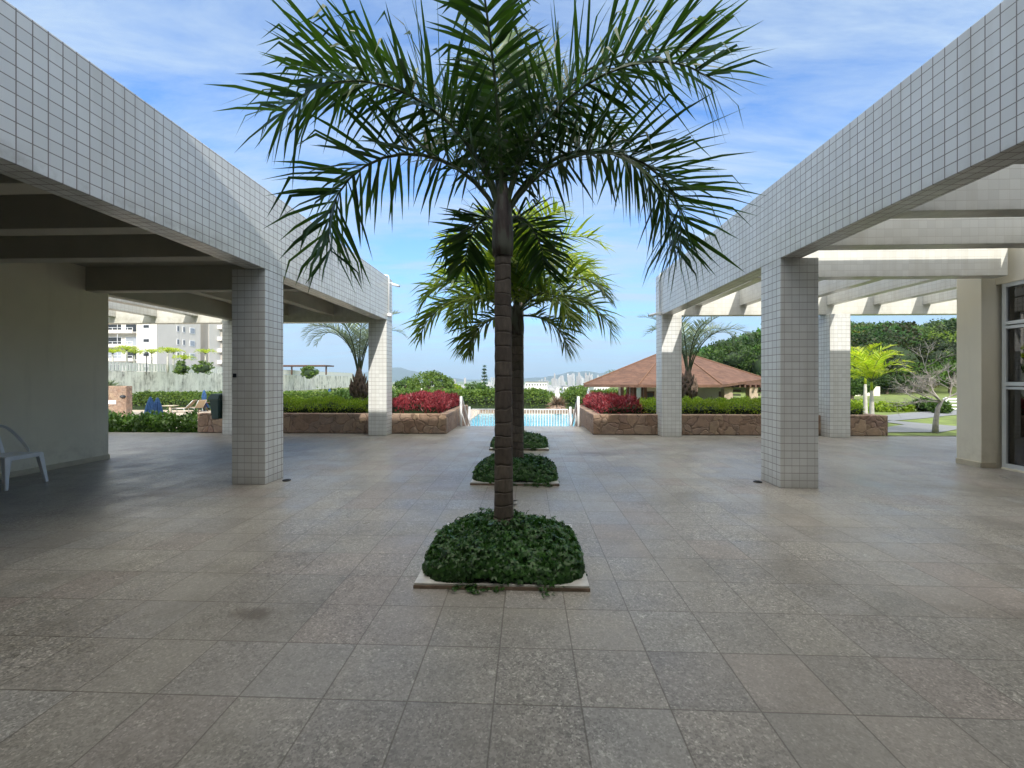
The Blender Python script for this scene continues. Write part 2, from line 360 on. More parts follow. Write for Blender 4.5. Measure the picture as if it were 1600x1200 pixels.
class B:                                  # collects solids into one mesh
    def __init__(s): s.v = []; s.f = []
    def box(s, x0, x1, y0, y1, z0, z1):
        i = len(s.v); s.v += [(x0,y0,z0),(x1,y0,z0),(x1,y1,z0),(x0,y1,z0),(x0,y0,z1),(x1,y0,z1),(x1,y1,z1),(x0,y1,z1)]
        s.f += [tuple(i+k for k in q) for q in ((0,3,2,1),(4,5,6,7),(0,1,5,4),(1,2,6,5),(2,3,7,6),(3,0,4,7))]; return s
    def hexa(s, bot, top):               # 4 bottom pts, 4 top pts
        i = len(s.v); s.v += list(bot)+list(top)
        s.f += [tuple(i+k for k in q) for q in ((0,3,2,1),(4,5,6,7),(0,1,5,4),(1,2,6,5),(2,3,7,6),(3,0,4,7))]; return s
    def tube(s, pts, rads, n=10, cap=True):
        pts = [Vector(p) for p in pts]
        if not hasattr(rads, '__len__'): rads = [rads]*len(pts)
        i0 = len(s.v); up = None
        for k, p in enumerate(pts):
            d = (pts[min(k+1, len(pts)-1)]-pts[max(k-1, 0)])
            d = d.normalized() if d.length > 1e-9 else Vector((0,0,1))
            if up is None: up = d.orthogonal().normalized()
            a = (up-d*up.dot(d)); a = a.normalized() if a.length > 1e-6 else d.orthogonal().normalized(); up = a; b = d.cross(a)
            for j in range(n):
                t = 2*math.pi*j/n; s.v.append(tuple(p+(a*math.cos(t)+b*math.sin(t))*rads[k]))
        for k in range(len(pts)-1):
            for j in range(n):
                q = i0+k*n; s.f.append((q+j, q+(j+1)%n, q+n+(j+1)%n, q+n+j))
        if cap:
            s.f.append(tuple(i0+j for j in range(n))[::-1]); s.f.append(tuple(i0+(len(pts)-1)*n+j for j in range(n)))
        return s
    def lathe(s, c, prof, n=24, cap=True):
        return s.tube([(c[0], c[1], c[2]+z) for r, z in prof], [max(r, 1e-4) for r, z in prof], n, cap)
    def build(s, name, m, parent=None, smooth=False, bevel=0.0, loc=None, seg=2):
        if loc is not None: vv = [(x-loc[0], y-loc[1], z-loc[2]) for x, y, z in s.v]
        else: vv = s.v
        o = mk(name, vv, s.f, m, parent, smooth, loc)
        if bevel:
            b = o.modifiers.new('bevel', 'BEVEL'); b.width = bevel; b.segments = seg; b.limit_method = 'ANGLE'
        return o
def norm(a): return a/np.maximum(np.linalg.norm(a, axis=1, keepdims=True), 1e-9)
def leaves(P, D, N, L, W, fold=0.15, tipdrop=0.0):      # diamond leaves -> verts, quads
    P = np.asarray(P); n = len(P); D = norm(D); S = norm(np.cross(D, N)); N2 = np.cross(S, D)
    L = np.broadcast_to(L, (n,))[:, None]; W = np.broadcast_to(W, (n,))[:, None]
    mid = P+D*L*0.45
    v = np.stack([P, mid+S*W*0.5+N2*W*fold, P+D*L-np.array([0,0,1])*L*tipdrop, mid-S*W*0.5+N2*W*fold], 1).reshape(-1, 3)
    f = np.arange(n*4).reshape(n, 4)
    return v, f
def rnd_dir(n, up=0.0):
    d = rng.normal(size=(n, 3)); d[:, 2] += up; return norm(d)
def join_vf(parts):
    V = []; Fq = []; o = 0
    for v, f in parts: V.append(v); Fq.append(f+o); o += len(v)
    return np.concatenate(V), np.concatenate(Fq)
def crown_pts(c, r, clumps, per, spread=0.28, flat=0.75, shell=0.72):
    """leaf points gathered in clumps around an ellipsoid shell: uneven outline, gaps between clumps"""
    d = rnd_dir(clumps, 0.25); rad = shell + (1.05-shell)*rng.random((clumps, 1))**0.6
    cc = d*rad*np.array(r)
    cs = np.array(r).mean()*spread*(0.6+0.8*rng.random((clumps, 1)))
    off = rnd_dir(clumps*per, 0.2)*rng.random((clumps*per, 1))**0.35*np.repeat(cs, per, 0)*np.array([1, 1, flat])
    P = np.repeat(cc, per, 0)+off
    return P+np.array(c), norm(off+0.3*np.repeat(d, per, 0)*cs.mean())
def leafy(name, P, N, L, W, m, parent=None, tonec=None, droop=-0.1):
    n = len(P); D = norm(rnd_dir(n)+0.5*N+np.array([0, 0, droop])); NN = norm(N+0.6*rnd_dir(n))
    v, f = leaves(P, D, NN, L*(0.7+0.6*rng.random(n)), W*(0.7+0.6*rng.random(n)))
    o = mk(name, v, f, m, parent)
    if tonec is not None:
        at = o.data.color_attributes.new('tone', 'FLOAT_COLOR', 'POINT')
        c = np.repeat(np.asarray(tonec), 4, 0); at.data.foreach_set('color', c.astype(np.float32).ravel())
    return o

# ------------------------------------------------------------------ ground, terrace, path, pool
def sst(a, b, x): t = np.clip((x-a)/(b-a), 0, 1); return t*t*(3-2*t)
def terrain(x, y):
    x = np.asarray(x, float); y = np.asarray(y, float)
    base = -1.35 + 1.18*sst(8.6, 9.6, x)*sst(4, 6, y+0*x)
    hill = 13.5*sst(24, 92, x)*sst(38, 112, y)
    right = sst(10, 45, x)
    fall = -30*sst(55, 330, y)*(1-right*(1-sst(150, 330, y)))*sst(-45, -30, x)
    fall2 = -30*sst(170, 420, y)*(1-sst(-45, -30, x))
    pool = -1.0*sst(-5.2, -4.4, x)*(1-sst(4.1, 4.9, x))*sst(16.5, 17.5, y)*(1-sst(34.2, 35.2, y))
    return base+hill*(1-sst(170, 420, y))+fall+fall2+pool-0.25*sst(-48,-47,x)*(1-sst(9,9.6,x))*(1-sst(40,46,y))
gx = np.sinh(np.linspace(-7.6, 7.6, 230))*8.0
gy = -80+np.concatenate([np.linspace(0, 60, 12), 60+np.cumsum(0.7*1.045**np.arange(165))])
GX, GY = np.meshgrid(gx, gy); GZ = terrain(GX, GY)
ny, nx = GX.shape; idx = np.arange(nx*ny).reshape(ny, nx)
q = np.stack([idx[:-1,:-1], idx[:-1,1:], idx[1:,1:], idx[1:,:-1]], -1).reshape(-1, 4)
# leave the pool basin open
cxq = (GX[:-1,:-1]+GX[1:,1:]).ravel()/2; cyq = (GY[:-1,:-1]+GY[1:,1:]).ravel()/2
tag(mk('ground', np.stack([GX, GY, GZ], -1).reshape(-1, 3), q, M['grass'], smooth=True), kind='structure')

fl = B(); fl.box(-12.5, 9.25, -12, 11.04, -1.6, 0.0); fl.box(9.25, 15.0, -12, 11.04, -0.6, 0.0); fl.box(-2.18, 1.72, 11.04, 12.95, -1.6, 0.0)
tag(fl.build('terrace_floor', M['floor']), kind='structure')
st = B()
for k in range(7): st.box(-2.18, 1.72, 12.95+0.3*k, 13.25+0.3*k, -1.6, -0.18*(k+1))
tag(st.build('steps', M['floor']), kind='structure')
deck = simple('pool_deck_paving', (0.48, 0.41, 0.33), 0.7, 0.12, 3)
dk = B(); dk.box(-46, -3.9, 15.2, 44, -1.5, -1.30); dk.box(3.6, 9.0, 15.2, 38, -1.5, -1.30); dk.box(-3.9, 3.6, 15.06, 19.0, -1.5, -1.30); dk.box(-3.9, 3.6, 33.3, 38, -1.5, -1.30)
dk.box(-46,-10,11.9,15.2,-1.5,-1.3)
tag(dk.build('pool_deck', deck), kind='structure')
mw = mat('pool_water', (0.10, 0.42, 0.60), 0.06); t = NT(mw)
cl = t.noise(t.mapping(t.pos(), (1, 2.2, 1)), 1.2, 4, 0.6)
t.color(t.ramp(cl, [(0.3, (0.10, 0.42, 0.60)), (0.5, (0.15, 0.52, 0.70)), (0.7, (0.24, 0.62, 0.78))])); t.bump(t.noise(t.mapping(t.pos(), (1, 2.5, 1)), 4, 3), 0.25, 0.05)
tag(B().box(-3.9, 3.6, 19.0, 33.3, -1.7, -1.36).build('pool_water', mw), kind='structure')

def path_strip(pts, w, name):
    vs = []; fs = []
    for i, (x, y) in enumerate(pts):
        a = np.array(pts[max(i-1, 0)]); b = np.array(pts[min(i+1, len(pts)-1)]); d = (b-a)/np.linalg.norm(b-a); nrm = np.array([-d[1], d[0]])
        wi = w[i] if hasattr(w, '__len__') else w
        for s_ in (-1, 1):
            p = np.array([x, y])+nrm*s_*wi/2; vs.append((p[0], p[1], float(terrain(p[0], p[1]))+0.02))
        if i: fs.append((2*i-2, 2*i-1, 2*i+1, 2*i))
    tag(mk(name, vs, fs, M['asphalt']), kind='structure')
def gp(px, py, z=-0.17): return uv(px, ydist(py, z))
path_strip([gp(1330, 668), gp(1375, 674), gp(1425, 672), gp(1462, 666), gp(1390, 659), gp(1330, 655)], [0.5, 0.8, 1.4, 1.6, 0.9, 0.7], 'path')
path_strip([gp(1340, 659), gp(1372, 655.5), gp(1410, 652), gp(1450, 647.5), gp(1500, 644), gp(1560, 642)], [0.9, 1.2, 1.4, 1.5, 1.5, 1.5], 'path')

tag(B().box(9.25, 15.0, 11.04, 11.10, -0.5, 0.012).build('terrace_kerb', simple('dark_green_kerb', (0.10, 0.11, 0.06), 0.8)), kind='structure')  # thin dark green strip along the terrace edge

# ------------------------------------------------------------------ the two tiled wings
ZL, TL, ZR, TR = 3.0, 4.12, 3.1, 4.18
left = empty('tiled_colonnade', (-3.65, 5.65, 0), 'left-hand tiled colonnade with a dark beamed ceiling and cream inner wall', 'colonnade')
def child(b, name, m, par, bevel=0.0, smooth=False):
    l = par.location; b.v = [(x-l.x, y-l.y, z-l.z) for x, y, z in b.v]; return b.build(name, m, par, smooth, bevel)
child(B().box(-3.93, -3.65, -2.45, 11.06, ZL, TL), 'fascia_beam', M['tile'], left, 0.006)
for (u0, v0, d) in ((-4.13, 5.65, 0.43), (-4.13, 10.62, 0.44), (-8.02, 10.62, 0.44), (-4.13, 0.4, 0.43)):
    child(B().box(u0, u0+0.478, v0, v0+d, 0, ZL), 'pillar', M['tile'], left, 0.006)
child(B().box(-14.5, -4.13, 10.72, 10.98, 2.96, 3.75), 'end_beam', M['tile_soft'], left, 0.006)
child(B().box(-4.13, -3.93, 10.72, 10.98, 3.002, 3.75), 'end_beam', M['tile_soft'], left)
for v in (0.0, 1.0, 2.05, 3.1, 4.05, 5.05, 6.95):
    child(B().box(-7.7, -3.93, v, v+0.2, 3.0, 3.42), 'cross_beam', M['paint'], left, 0.008)
for u in (-5.28, -6.5):
    child(B().box(u, u+0.2, 7.15, 10.72, 3.13, 3.42), 'ceiling_joist', M['paint'], left, 0.008)
child(B().box(-7.92, -7.7, 7.35, 10.72, 3.02, 3.42), 'ceiling_joist', M['paint'], left, 0.008)
for u in (-8.95, -10.08, -11.22, -12.3):
    child(B().box(u, u+0.2, 4.0, 10.72, 3.13, 3.6), 'pergola_beam', M['tile_soft'], left, 0.006)
child(B().box(-7.92, -3.93, -2.45, 10.72, 3.42, 3.56), 'ceiling_slab', M['paint'], left)
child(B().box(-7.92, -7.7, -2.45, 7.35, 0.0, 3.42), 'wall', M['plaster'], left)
sk = B(); sk.box(-7.7, -7.685, -2.45, 7.35, 0.0, 0.085); sk.box(-7.92, -7.685, 7.35, 7.365, 0.0, 0.085)
child(sk, 'skirting', M['skirt'], left)

right = empty('tiled_pergola', (3.40, 5.74, 0), 'right-hand tiled pergola open to the sky beside the glazed room', 'pergola')
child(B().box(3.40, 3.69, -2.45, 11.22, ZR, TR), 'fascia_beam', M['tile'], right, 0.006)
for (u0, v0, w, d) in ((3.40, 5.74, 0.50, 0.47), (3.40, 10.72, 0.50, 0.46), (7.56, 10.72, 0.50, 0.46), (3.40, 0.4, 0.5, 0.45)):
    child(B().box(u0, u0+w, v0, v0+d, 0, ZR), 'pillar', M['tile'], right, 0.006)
child(B().box(3.69, 13.6, 10.86, 11.10, 3.105, 3.95), 'end_beam', M['tile_soft'], right, 0.006)
for v, mm in ((0.0, 'tile_soft'), (1.05, 'tile_soft'), (2.1, 'tile_soft'), (3.12, 'tile_soft'), (4.2, 'tile_soft'), (5.25, 'tile_soft')):
    child(B().box(3.69, 7.72, v, v+0.2, 3.105, 4.14 if v > 5 else 3.8), 'cross_beam', M[mm], right, 0.006)
child(B().box(3.69, 7.72, -2.45, 2.0, 3.82, 3.95), 'added_shade_slab', M['paint'], right)  # out-of-view cover added to cut the light on the near paving
child(B().box(3.69, 7.56, 6.85, 7.06, 3.10, 4.17), 'cross_beam', M['tile_soft'], right, 0.006)
for k, u in enumerate((4.27, 5.4, 6.5, 7.57, 8.72, 9.92, 11.1, 12.3)):
    child(B().box(u, u+0.2, 7.06, 10.86, 3.34, 3.9), 'pergola_beam', M['tile_soft'], right, 0.006)

# glazed room on the right
room = empty('glazed_room', (7.72, 2.0, 0), 'cream plastered room with white framed full-height windows on the right', 'building')
wb = B(); wb.box(7.50, 7.95, 7.18, 7.58, 0, 4.16); wb.box(7.95, 14, 7.2, 7.42, 0, 4.0); wb.box(7.72, 7.95, -2.45, 7.18, 3.02, 4.0); wb.box(7.72, 7.95, -2.45, 7.10, -0.02, 0.03); wb.box(13.8, 14.0, -2.45, 7.2, 0, 4.0)
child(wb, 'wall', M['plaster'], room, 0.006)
child(B().box(7.95, 13.8, -2.45, 7.2, 3.3, 3.45), 'ceiling', M['roomwall'], room)
child(B().box(7.95, 13.8, -2.45, 7.2, 0.004, 0.02), 'room_floor', M['roomwall'], room)
iw = B(); iw.box(10.6, 10.75, -2.45, 7.2, 0.02, 3.3); child(iw, 'partition', M['roomwall'], room)
skr = B(); skr.box(7.485, 7.5, 7.17, 7.58, 0, 0.085); skr.box(7.485, 7.72, 7.165, 7.18, 0, 0.085); child(skr, 'skirting', M['skirt'], room)
mg = mat('window_glass', (0.02, 0.025, 0.03), 0.02); tg = NT(mg)
tr = tg.n.new('ShaderNodeBsdfTransparent'); tr.inputs[0].default_value = (0.55, 0.55, 0.57, 1); gl = tg.n.new('ShaderNodeBsdfGlossy'); gl.inputs['Roughness'].default_value = 0.01
mxs = tg.n.new('ShaderNodeMixShader'); lw = tg.n.new('ShaderNodeFresnel'); lw.inputs[0].default_value = 1.7
tg.l.new(tg.math('ADD', lw.outputs[0], 0.05, clamp=True), mxs.inputs[0]); tg.l.new(tr.outputs[0], mxs.inputs[1]); tg.l.new(gl.outputs[0], mxs.inputs[2]); tg.l.new(mxs.outputs[0], tg.n['Material Output'].inputs[0])
M['glass'] = mg
for k in range(5):
    v1 = 7.10-1.9*k; v0 = v1-1.9
    fr = B(); a, b_ = 7.735, 7.80
    fr.box(a, b_, v0+0.001, v0+0.06, 0.03, 3.02); fr.box(a, b_, v1-0.06, v1, 0.03, 3.02)
    for (z0, z1) in ((0.03, 0.10), (1.30, 1.345), (1.36, 1.42), (2.28, 2.33), (2.345, 2.40), (2.955, 3.02)):
        fr.box(a-(0.012 if z0 in (1.36, 2.345) else 0), b_, v0+0.06, v1-0.06, z0, z1)
    w = child(fr, 'window', M['alu'], room, 0.003)
    g2 = B(); off = w.location; g2.box(7.765-7.72, 7.771-7.72, v0+0.06-2.0, v1-0.06-2.0, 0.10, 2.955); gp_ = g2.build('pane', M['glass'], w)
# furniture seen dimly through the panes
sf = empty('sofa', (8.9, 5.4, 0.02), 'dark upholstered sofa standing behind the lower window pane', 'sofa')
B().box(-0.45, 0.45, -0.95, 0.95, 0.12, 0.42).build('seat', M['sofa'], sf, bevel=0.05)
B().box(0.25, 0.47, -0.95, 0.95, 0.42, 0.88).build('backrest', M['sofa'], sf, bevel=0.06)
for s_ in (-1, 1): B().box(-0.45, 0.45, s_*1.05-0.1, s_*1.05+0.1, 0.05, 0.62).build('armrest', M['sofa'], sf, bevel=0.05)
vs_ = empty('flower_arrangement', (8.75, 6.45, 0.02), 'dark red flower arrangement on a stand behind the lower window pane', 'flowers')
B().lathe((0,0,0), [(0.16,0),(0.16,0.02),(0.05,0.05),(0.05,0.75),(0.16,0.8),(0.17,0.98)], 20).build('stand', M['sofa'], vs_, True)
Pp, Nn = crown_pts((0,0,1.15), (0.24,0.24,0.17), 26, 26, 0.3); leafy('flowers', Pp, Nn, 0.06, 0.05, M['redflower'], vs_)

# the block behind the camera whose shade covers the plaza
blk = empty('apartment_tower', (0, -2.5, 0), 'tall cream apartment block behind the plaza', 'building')
bw = B(); bw.box(-16, 5.0, -9, 0.0, 0, 7.85); bw.box(5.0, 22, -9, 0.02, 0, 7.70)
bw.build('wall', M['plaster'], blk)
B().box(-3.6, 3.36, 0.0, 3.8, 3.38, 3.6).build('canopy', M['paint'], blk)  # added unseen above the camera to darken the foreground floor
for i in range(9):
    for z in (3.6, 5.6):
        x = -14+i*3.6
        w_ = B(); w_.box(x, x+1.5, 0.03, 0.09, z, z+1.3); wo = w_.build('window', M['alu'], blk); B().box(x+0.06, x+1.44, 0.09, 0.10, z+0.06, z+1.24).build('pane', M['dark'], wo)
for x in (-3.2, -1.0, 1.2):
    wo = B().box(x, x+2.1, 0.03, 0.09, 0.0, 2.6).build('window', M['alu'], blk); B().box(x+0.06, x+2.04, 0.09, 0.10, 0.06, 2.54).build('pane', M['dark'], wo)

# ------------------------------------------------------------------ small fittings
for (x, s_, lab) in ((-3.648, 1, 'white cable conduit with a small camera at the far end of the left beam'), (3.398, -1, 'white cable conduit with a small camera at the far end of the right beam')):
    e = empty('security_camera', (x, 10.72 if s_ > 0 else 10.8, 3.12), lab, 'camera', 'cameras at the beam ends')
    c = B(); c.tube([(s_*0.022, 0, 0.06), (s_*0.022, 0, 1.0), (s_*0.01, -0.02, 1.04), (-s_*0.1, -0.05, 1.05 if s_ > 0 else 1.10)], 0.018, 8); c.build('conduit', M['white'], e, True)
    B().box(-0.0 if s_ > 0 else -0.10, 0.10 if s_ > 0 else 0.0, -0.06, 0.06, -0.02, 0.06).build('junction_box', M['white'], e, bevel=0.006)
    cb = B(); zc = 0.82 if s_ > 0 else 0.02
    cb.tube([(s_*0.10, 0.0, zc), (s_*0.26, 0.10, zc-0.03)], 0.032, 12); cb.tube([(s_*0.02, 0, zc+0.03), (s_*0.12, 0, zc+0.03)], 0.012, 8); cb.build('camera_body', M['white'], e, True)
    B().tube([(s_*0.26, 0.10, zc-0.03), (s_*0.275, 0.11, zc-0.033)], 0.026, 12).build('lens', M['dark'], e, True)
for (px, py, lab) in ((448, 751, 'round recessed floor light by the near left pillar'), (1184, 753.5, 'round recessed floor light by the near right pillar')):
    u, v = uv(px, ydist(py)); e = empty('floor_light', (u, v, 0), lab, 'light', 'recessed floor lights')
    B().lathe((0,0,0), [(0.056,0.001),(0.056,0.012),(0.050,0.016),(0.038,0.016),(0.036,0.004)], 24).build('rim', M['dark'], e, True)
    B().lathe((0,0,0), [(0.036,0.0015),(0.036,0.006),(0.0,0.007)], 24).build('lens', M['steel'], e, True)
e = empty('litter_bin', (-8.12, 10.66, 0.42), 'dark green plastic litter bin fixed beside the far left pillar', 'bin')
bb = B(); bb.hexa([(-0.13,-0.12,0),(0.06,-0.12,0),(0.06,0.12,0),(-0.13,0.12,0)], [(-0.17,-0.15,0.52),(0.09,-0.15,0.52),(0.09,0.15,0.52),(-0.17,0.15,0.52)]); bb.build('body', M['binplastic'], e, bevel=0.02)
hh = B(); hh.hexa([(-0.22,-0.18,0.50),(0.098,-0.18,0.50),(0.098,0.18,0.50),(-0.22,0.18,0.50)], [(-0.15,-0.12,0.66),(0.09,-0.12,0.66),(0.09,0.12,0.66),(-0.15,0.12,0.66)]); hh.build('lid', M['binplastic'], e, bevel=0.02)
sw = B().box(-4.12+0.012, -4.12+0.06, 5.638, 5.65, 1.47+0.02, 1.47+0.075).build('outlet_box', M['dark'], bevel=0.004); tag(sw, 'small dark outlet on the front of the near left pillar', 'outlet')

# plastic chair
def chair(loc, rz):
    e = empty('plastic_chair', loc, 'white monobloc plastic chair standing by the cream wall', 'chair', rz=rz)
    # local: +x front, y across
    s = B(); n = 8; top = []; 
    xs = np.linspace(-0.21, 0.22, 9); ys = np.linspace(-0.22, 0.22, 9); vv = []; ff = []
    for i, x in enumerate(xs):
        for j, y in enumerate(ys):
            wy = 1.0-0.10*(0.22-x)/0.43; z = 0.435-0.018*math.cos(y/0.22*1.5)*(1 if abs(x) < 0.2 else 0.4)-(0.015 if i == 8 else 0)
            vv.append((x, y*wy, z))
    for i in range(8):
        for j in range(8): a = i*9+j; ff.append((a, a+9, a+10, a+1))
    so = mk('seat', vv, ff, M['plastic'], e, True); sm = so.modifiers.new('t', 'SOLIDIFY'); sm.thickness = 0.012
    ap = B()
    ap.hexa([(0.205,-0.215,0.375),(0.225,-0.215,0.375),(0.225,0.215,0.375),(0.205,0.215,0.375)], [(0.205,-0.222,0.435),(0.228,-0.222,0.430),(0.228,0.222,0.430),(0.205,0.222,0.435)])
    for y in (-1, 1): ap.hexa([(-0.21,y*0.20-0.008,0.385),(0.22,y*0.215-0.008,0.385),(0.22,y*0.215+0.008,0.385),(-0.21,y*0.20+0.008,0.385)], [(-0.21,y*0.20-0.008,0.435),(0.22,y*0.217-0.008,0.432),(0.22,y*0.217+0.008,0.432),(-0.21,y*0.20+0.008,0.435)])
    ap.build('apron', M['plastic'], e, bevel=0.004)
    for (x, y, dx, dy) in ((0.20,-0.20,0.05,-0.045),(0.20,0.20,0.05,0.045),(-0.20,-0.185,-0.07,-0.03),(-0.20,0.185,-0.07,0.03)):
        l = B(); w0, w1 = 0.034, 0.018
        l.hexa([(x+dx-w1,y+dy-w1,0),(x+dx+w1,y+dy-w1,0),(x+dx+w1,y+dy+w1,0),(x+dx-w1,y+dy+w1,0)], [(x-w0,y-w0,0.425),(x+w0-0.008,y-w0,0.425),(x+w0-0.008,y+w0,0.425),(x-w0,y+w0,0.425)])
        l.build('leg', M['plastic'], e, bevel=0.006)
    # side bands sweeping from the back rail down into the seat
    for s_ in (-1, 1):
        pts = [(-0.33, 0.17, 0.82), (-0.27, 0.21, 0.795), (-0.20, 0.235, 0.72), (-0.10, 0.245, 0.60), (-0.02, 0.245, 0.50), (0.03, 0.232, 0.425)]
        v = []; f = []
        for k, (x, y, z) in enumerate(pts):
            a = Vector(pts[min(k+1, 5)])-Vector(pts[max(k-1, 0)]); a.normalize(); nn = Vector((a.z, 0, -a.x)); w = 0.026
            for q_ in (-1, 1): v.append((x+nn.x*w*q_, s_*y, z+nn.z*w*q_))
            if k: f.append((2*k-2, 2*k-1, 2*k+1, 2*k))
        o = mk('side_band', v, f, M['plastic'], e, True); sm = o.modifiers.new('t', 'SOLIDIFY'); sm.thickness = 0.016; sm.offset = 0
        ss = o.modifiers.new('s', 'SUBSURF'); ss.levels = 2; ss.render_levels = 2
    r = B(); r.tube([(-0.33-0.03*math.cos(a*1.5), 0.185*a, 0.815+0.025*math.cos(a*1.5)) for a in np.linspace(-1, 1, 11)], 0.022, 10); r.build('back_rail', M['plastic'], e, True)
    for y in (-0.15, -0.075, 0.0, 0.075, 0.15):
        sl_ = B(); sl_.hexa([(-0.225, y*0.9-0.022, 0.42), (-0.213, y*0.9-0.022, 0.42), (-0.213, y*0.9+0.022, 0.42), (-0.225, y*0.9+0.022, 0.42)], [(-0.356, y-0.024, 0.825), (-0.344, y-0.024, 0.825), (-0.344, y+0.024, 0.825), (-0.356, y+0.024, 0.825)])
        sl_.build('back_slat', M['plastic'], e, bevel=0.004)
    return e
chair((-7.12, 5.43, 0), R(4))

# ------------------------------------------------------------------ planters and ground cover in the plaza
def bed(cx_, cy_, w, lab, n, hgt=0.30, leaf=0.042, seedshift=0):
    e = empty('planter_bed', (cx_, cy_, 0), lab, 'planter', 'planter beds down the middle of the plaza')
    h = w/2; t_ = 0.09
    k = B(); k.box(-h, h, -h, -h+t_, 0.001, 0.038); k.box(-h, h, h-t_, h, 0.001, 0.038); k.box(-h, -h+t_, -h+t_, h-t_, 0.001, 0.038); k.box(h-t_, h, -h+t_, h-t_, 0.001, 0.038)
    k.build('marble_edging', M['marble'], e, bevel=0.004)
    kk = B(); kk.box(-h-0.004, h+0.004, -h-0.006, -h-0.001, 0.001, 0.024); kk.build('edge_face', M['edge'], e)
    B().box(-h+t_, h-t_, -h+t_, h-t_, 0.002, 0.05).build('soil', M['soil'], e)
    def prof(x, y):
        a = np.clip(np.abs(x)/(h*1.04), 0, 1); b = np.clip(np.abs(y)/(h*1.03), 0, 1)
        r = (a**(2.5+1.5*np.clip(0.5-y/h, 0, 1))+b**(3.2+1.3*(y < 0)))
        z = hgt*np.clip(1-r, 0, 1)**0.52
        return z*(0.80+0.22*np.exp(-((x+0.05)**2+y**2)/(0.3*h)**2))*(1+0.16*np.sin(7*x+seedshift)*np.cos(6*y+2*seedshift)+0.08*np.sin(17*x+seedshift)*np.sin(15*y))
    N_ = 34; g = np.linspace(-h*0.97, h*0.97, N_); X, Y = np.meshgrid(g, g); Z = prof(X, Y)-0.035
    id_ = np.arange(N_*N_).reshape(N_, N_); qq = np.stack([id_[:-1,:-1], id_[:-1,1:], id_[1:,1:], id_[1:,:-1]], -1).reshape(-1, 4)
    mk('shade_underlay', np.stack([X, Y, np.maximum(Z, 0.03)], -1).reshape(-1, 3), qq, M['core'], e, True)  # dark sheet under the leaves, shade put into its colour
    # sprigs: whorls of five leaflets facing up and outward
    x = rng.uniform(-h*0.97, h*0.97, n); y = rng.uniform(-h*0.97, h*0.97, n)
    edge = rng.random(n) < 0.30
    side = rng.integers(0, 4, n); tt = rng.uniform(-0.86, 0.86, n)*h; dd = h*rng.uniform(0.90, 0.995, n)
    x = np.where(edge, np.where(side == 0, dd, np.where(side == 1, -dd, tt)), x); y = np.where(edge, np.where(side == 2, dd, np.where(side == 3, -dd, tt)), y)
    z0 = prof(x, y); keep = z0 > 0.02; x, y, z0 = x[keep], y[keep], z0[keep]; n = len(x)
    e_ = 0.012; nx_ = -(prof(x+e_, y)-prof(x-e_, y))/(2*e_); ny_ = -(prof(x, y+e_)-prof(x, y-e_))/(2*e_)
    NN = norm(np.stack([nx_, ny_, np.full(n, 0.8)], 1)+0.55*rng.normal(size=(n, 3)))
    z = z0*rng.uniform(0.80, 1.08, n)+rng.normal(0, 0.012, n)+ (rng.random(n) < 0.05)*rng.uniform(0.01, 0.05, n)
    C = np.stack([x, y, np.maximum(z, 0.02)], 1)
    A = norm(np.cross(NN, rnd_dir(n))); Bv = np.cross(NN, A)
    Ps = []; Ds = []; Ns = []; Ls = []
    s = leaf*rng.uniform(0.65, 1.25, n)
    for k_ in range(5):
        a = 2*math.pi*k_/5.0+rng.normal(0, 0.18, n); d = A*np.cos(a)[:, None]+Bv*np.sin(a)[:, None]
        d = norm(d-0.18*NN+np.array([0, 0, -0.10])); Ps.append(C); Ds.append(d); Ns.append(NN); Ls.append(s)
    Pq = np.concatenate(Ps); Lq = np.concatenate(Ls)
    v, f = leaves(Pq, np.concatenate(Ds), np.concatenate(Ns), Lq, Lq*0.52, 0.10, 0.08)
    # runners creeping over the edging on to the paving
    rp = []; rd = []
    for (sx, sy) in [(rng.uniform(-h*0.8, h*0.8), -h*1.0) for _ in range(11)]+[(h*0.96, rng.uniform(-h*0.8, 0.4*h)) for _ in range(2)]:
        ln = rng.uniform(0.03, 0.09) if rng.random() < 0.8 else 0.13; m_ = int(20*ln/0.1)+6
        dx, dy = (rng.normal(0, 0.5), -1) if sx < h*0.99 else (1, rng.normal(0, 0.5))
        t_2 = rng.random(m_); rp.append(np.stack([sx+dx*ln*t_2+rng.normal(0, 0.018, m_), sy+dy*ln*t_2+0.03+rng.normal(0, 0.01, m_), 0.045-0.035*np.minimum(t_2*2, 1)+rng.random(m_)*0.02], 1)); rd.append(rnd_dir(m_)*np.array([1, 1, 0.3]))
    rp = np.concatenate(rp); rd = np.concatenate(rd); v2, f2 = leaves(rp, rd, np.tile([0, 0, 1.0], (len(rp), 1))+0.3*rnd_dir(len(rp)), leaf*0.9, leaf*0.5, 0.1)
    V, Fq = join_vf([(v, f), (v2, f2)])
    mk('ground_cover', V, Fq, M['ivy'], e)
    return e
BED = [(-0.187, 2.895+0.61), (-0.185, 5.735+0.61), (-0.185, 8.56+0.61)]
bed(BED[0][0], BED[0][1], 1.225, 'nearest square bed of dark green ground cover in white marble edging', 6200, 0.275, 0.035, 0.0)
bed(BED[1][0], BED[1][1], 1.225, 'middle square bed of dark green ground cover in white marble edging', 3600, 0.31, 0.044, 1.3)
bed(BED[2][0], BED[2][1], 1.225, 'farthest square bed of dark green ground cover in white marble edging', 2600, 0.31, 0.05, 2.6)
u_, v_ = uv(804, ydist(789)); 
uw = B().lathe((u_, v_, 0), [(0.0,0.002),(0.02,0.002),(0.03,0.05),(0.028,0.05),(0.0,0.01)], 14).build('paper_cup', M['white'], smooth=True); tag(uw, 'small white paper cup on the paving behind the nearest palm', 'cup')

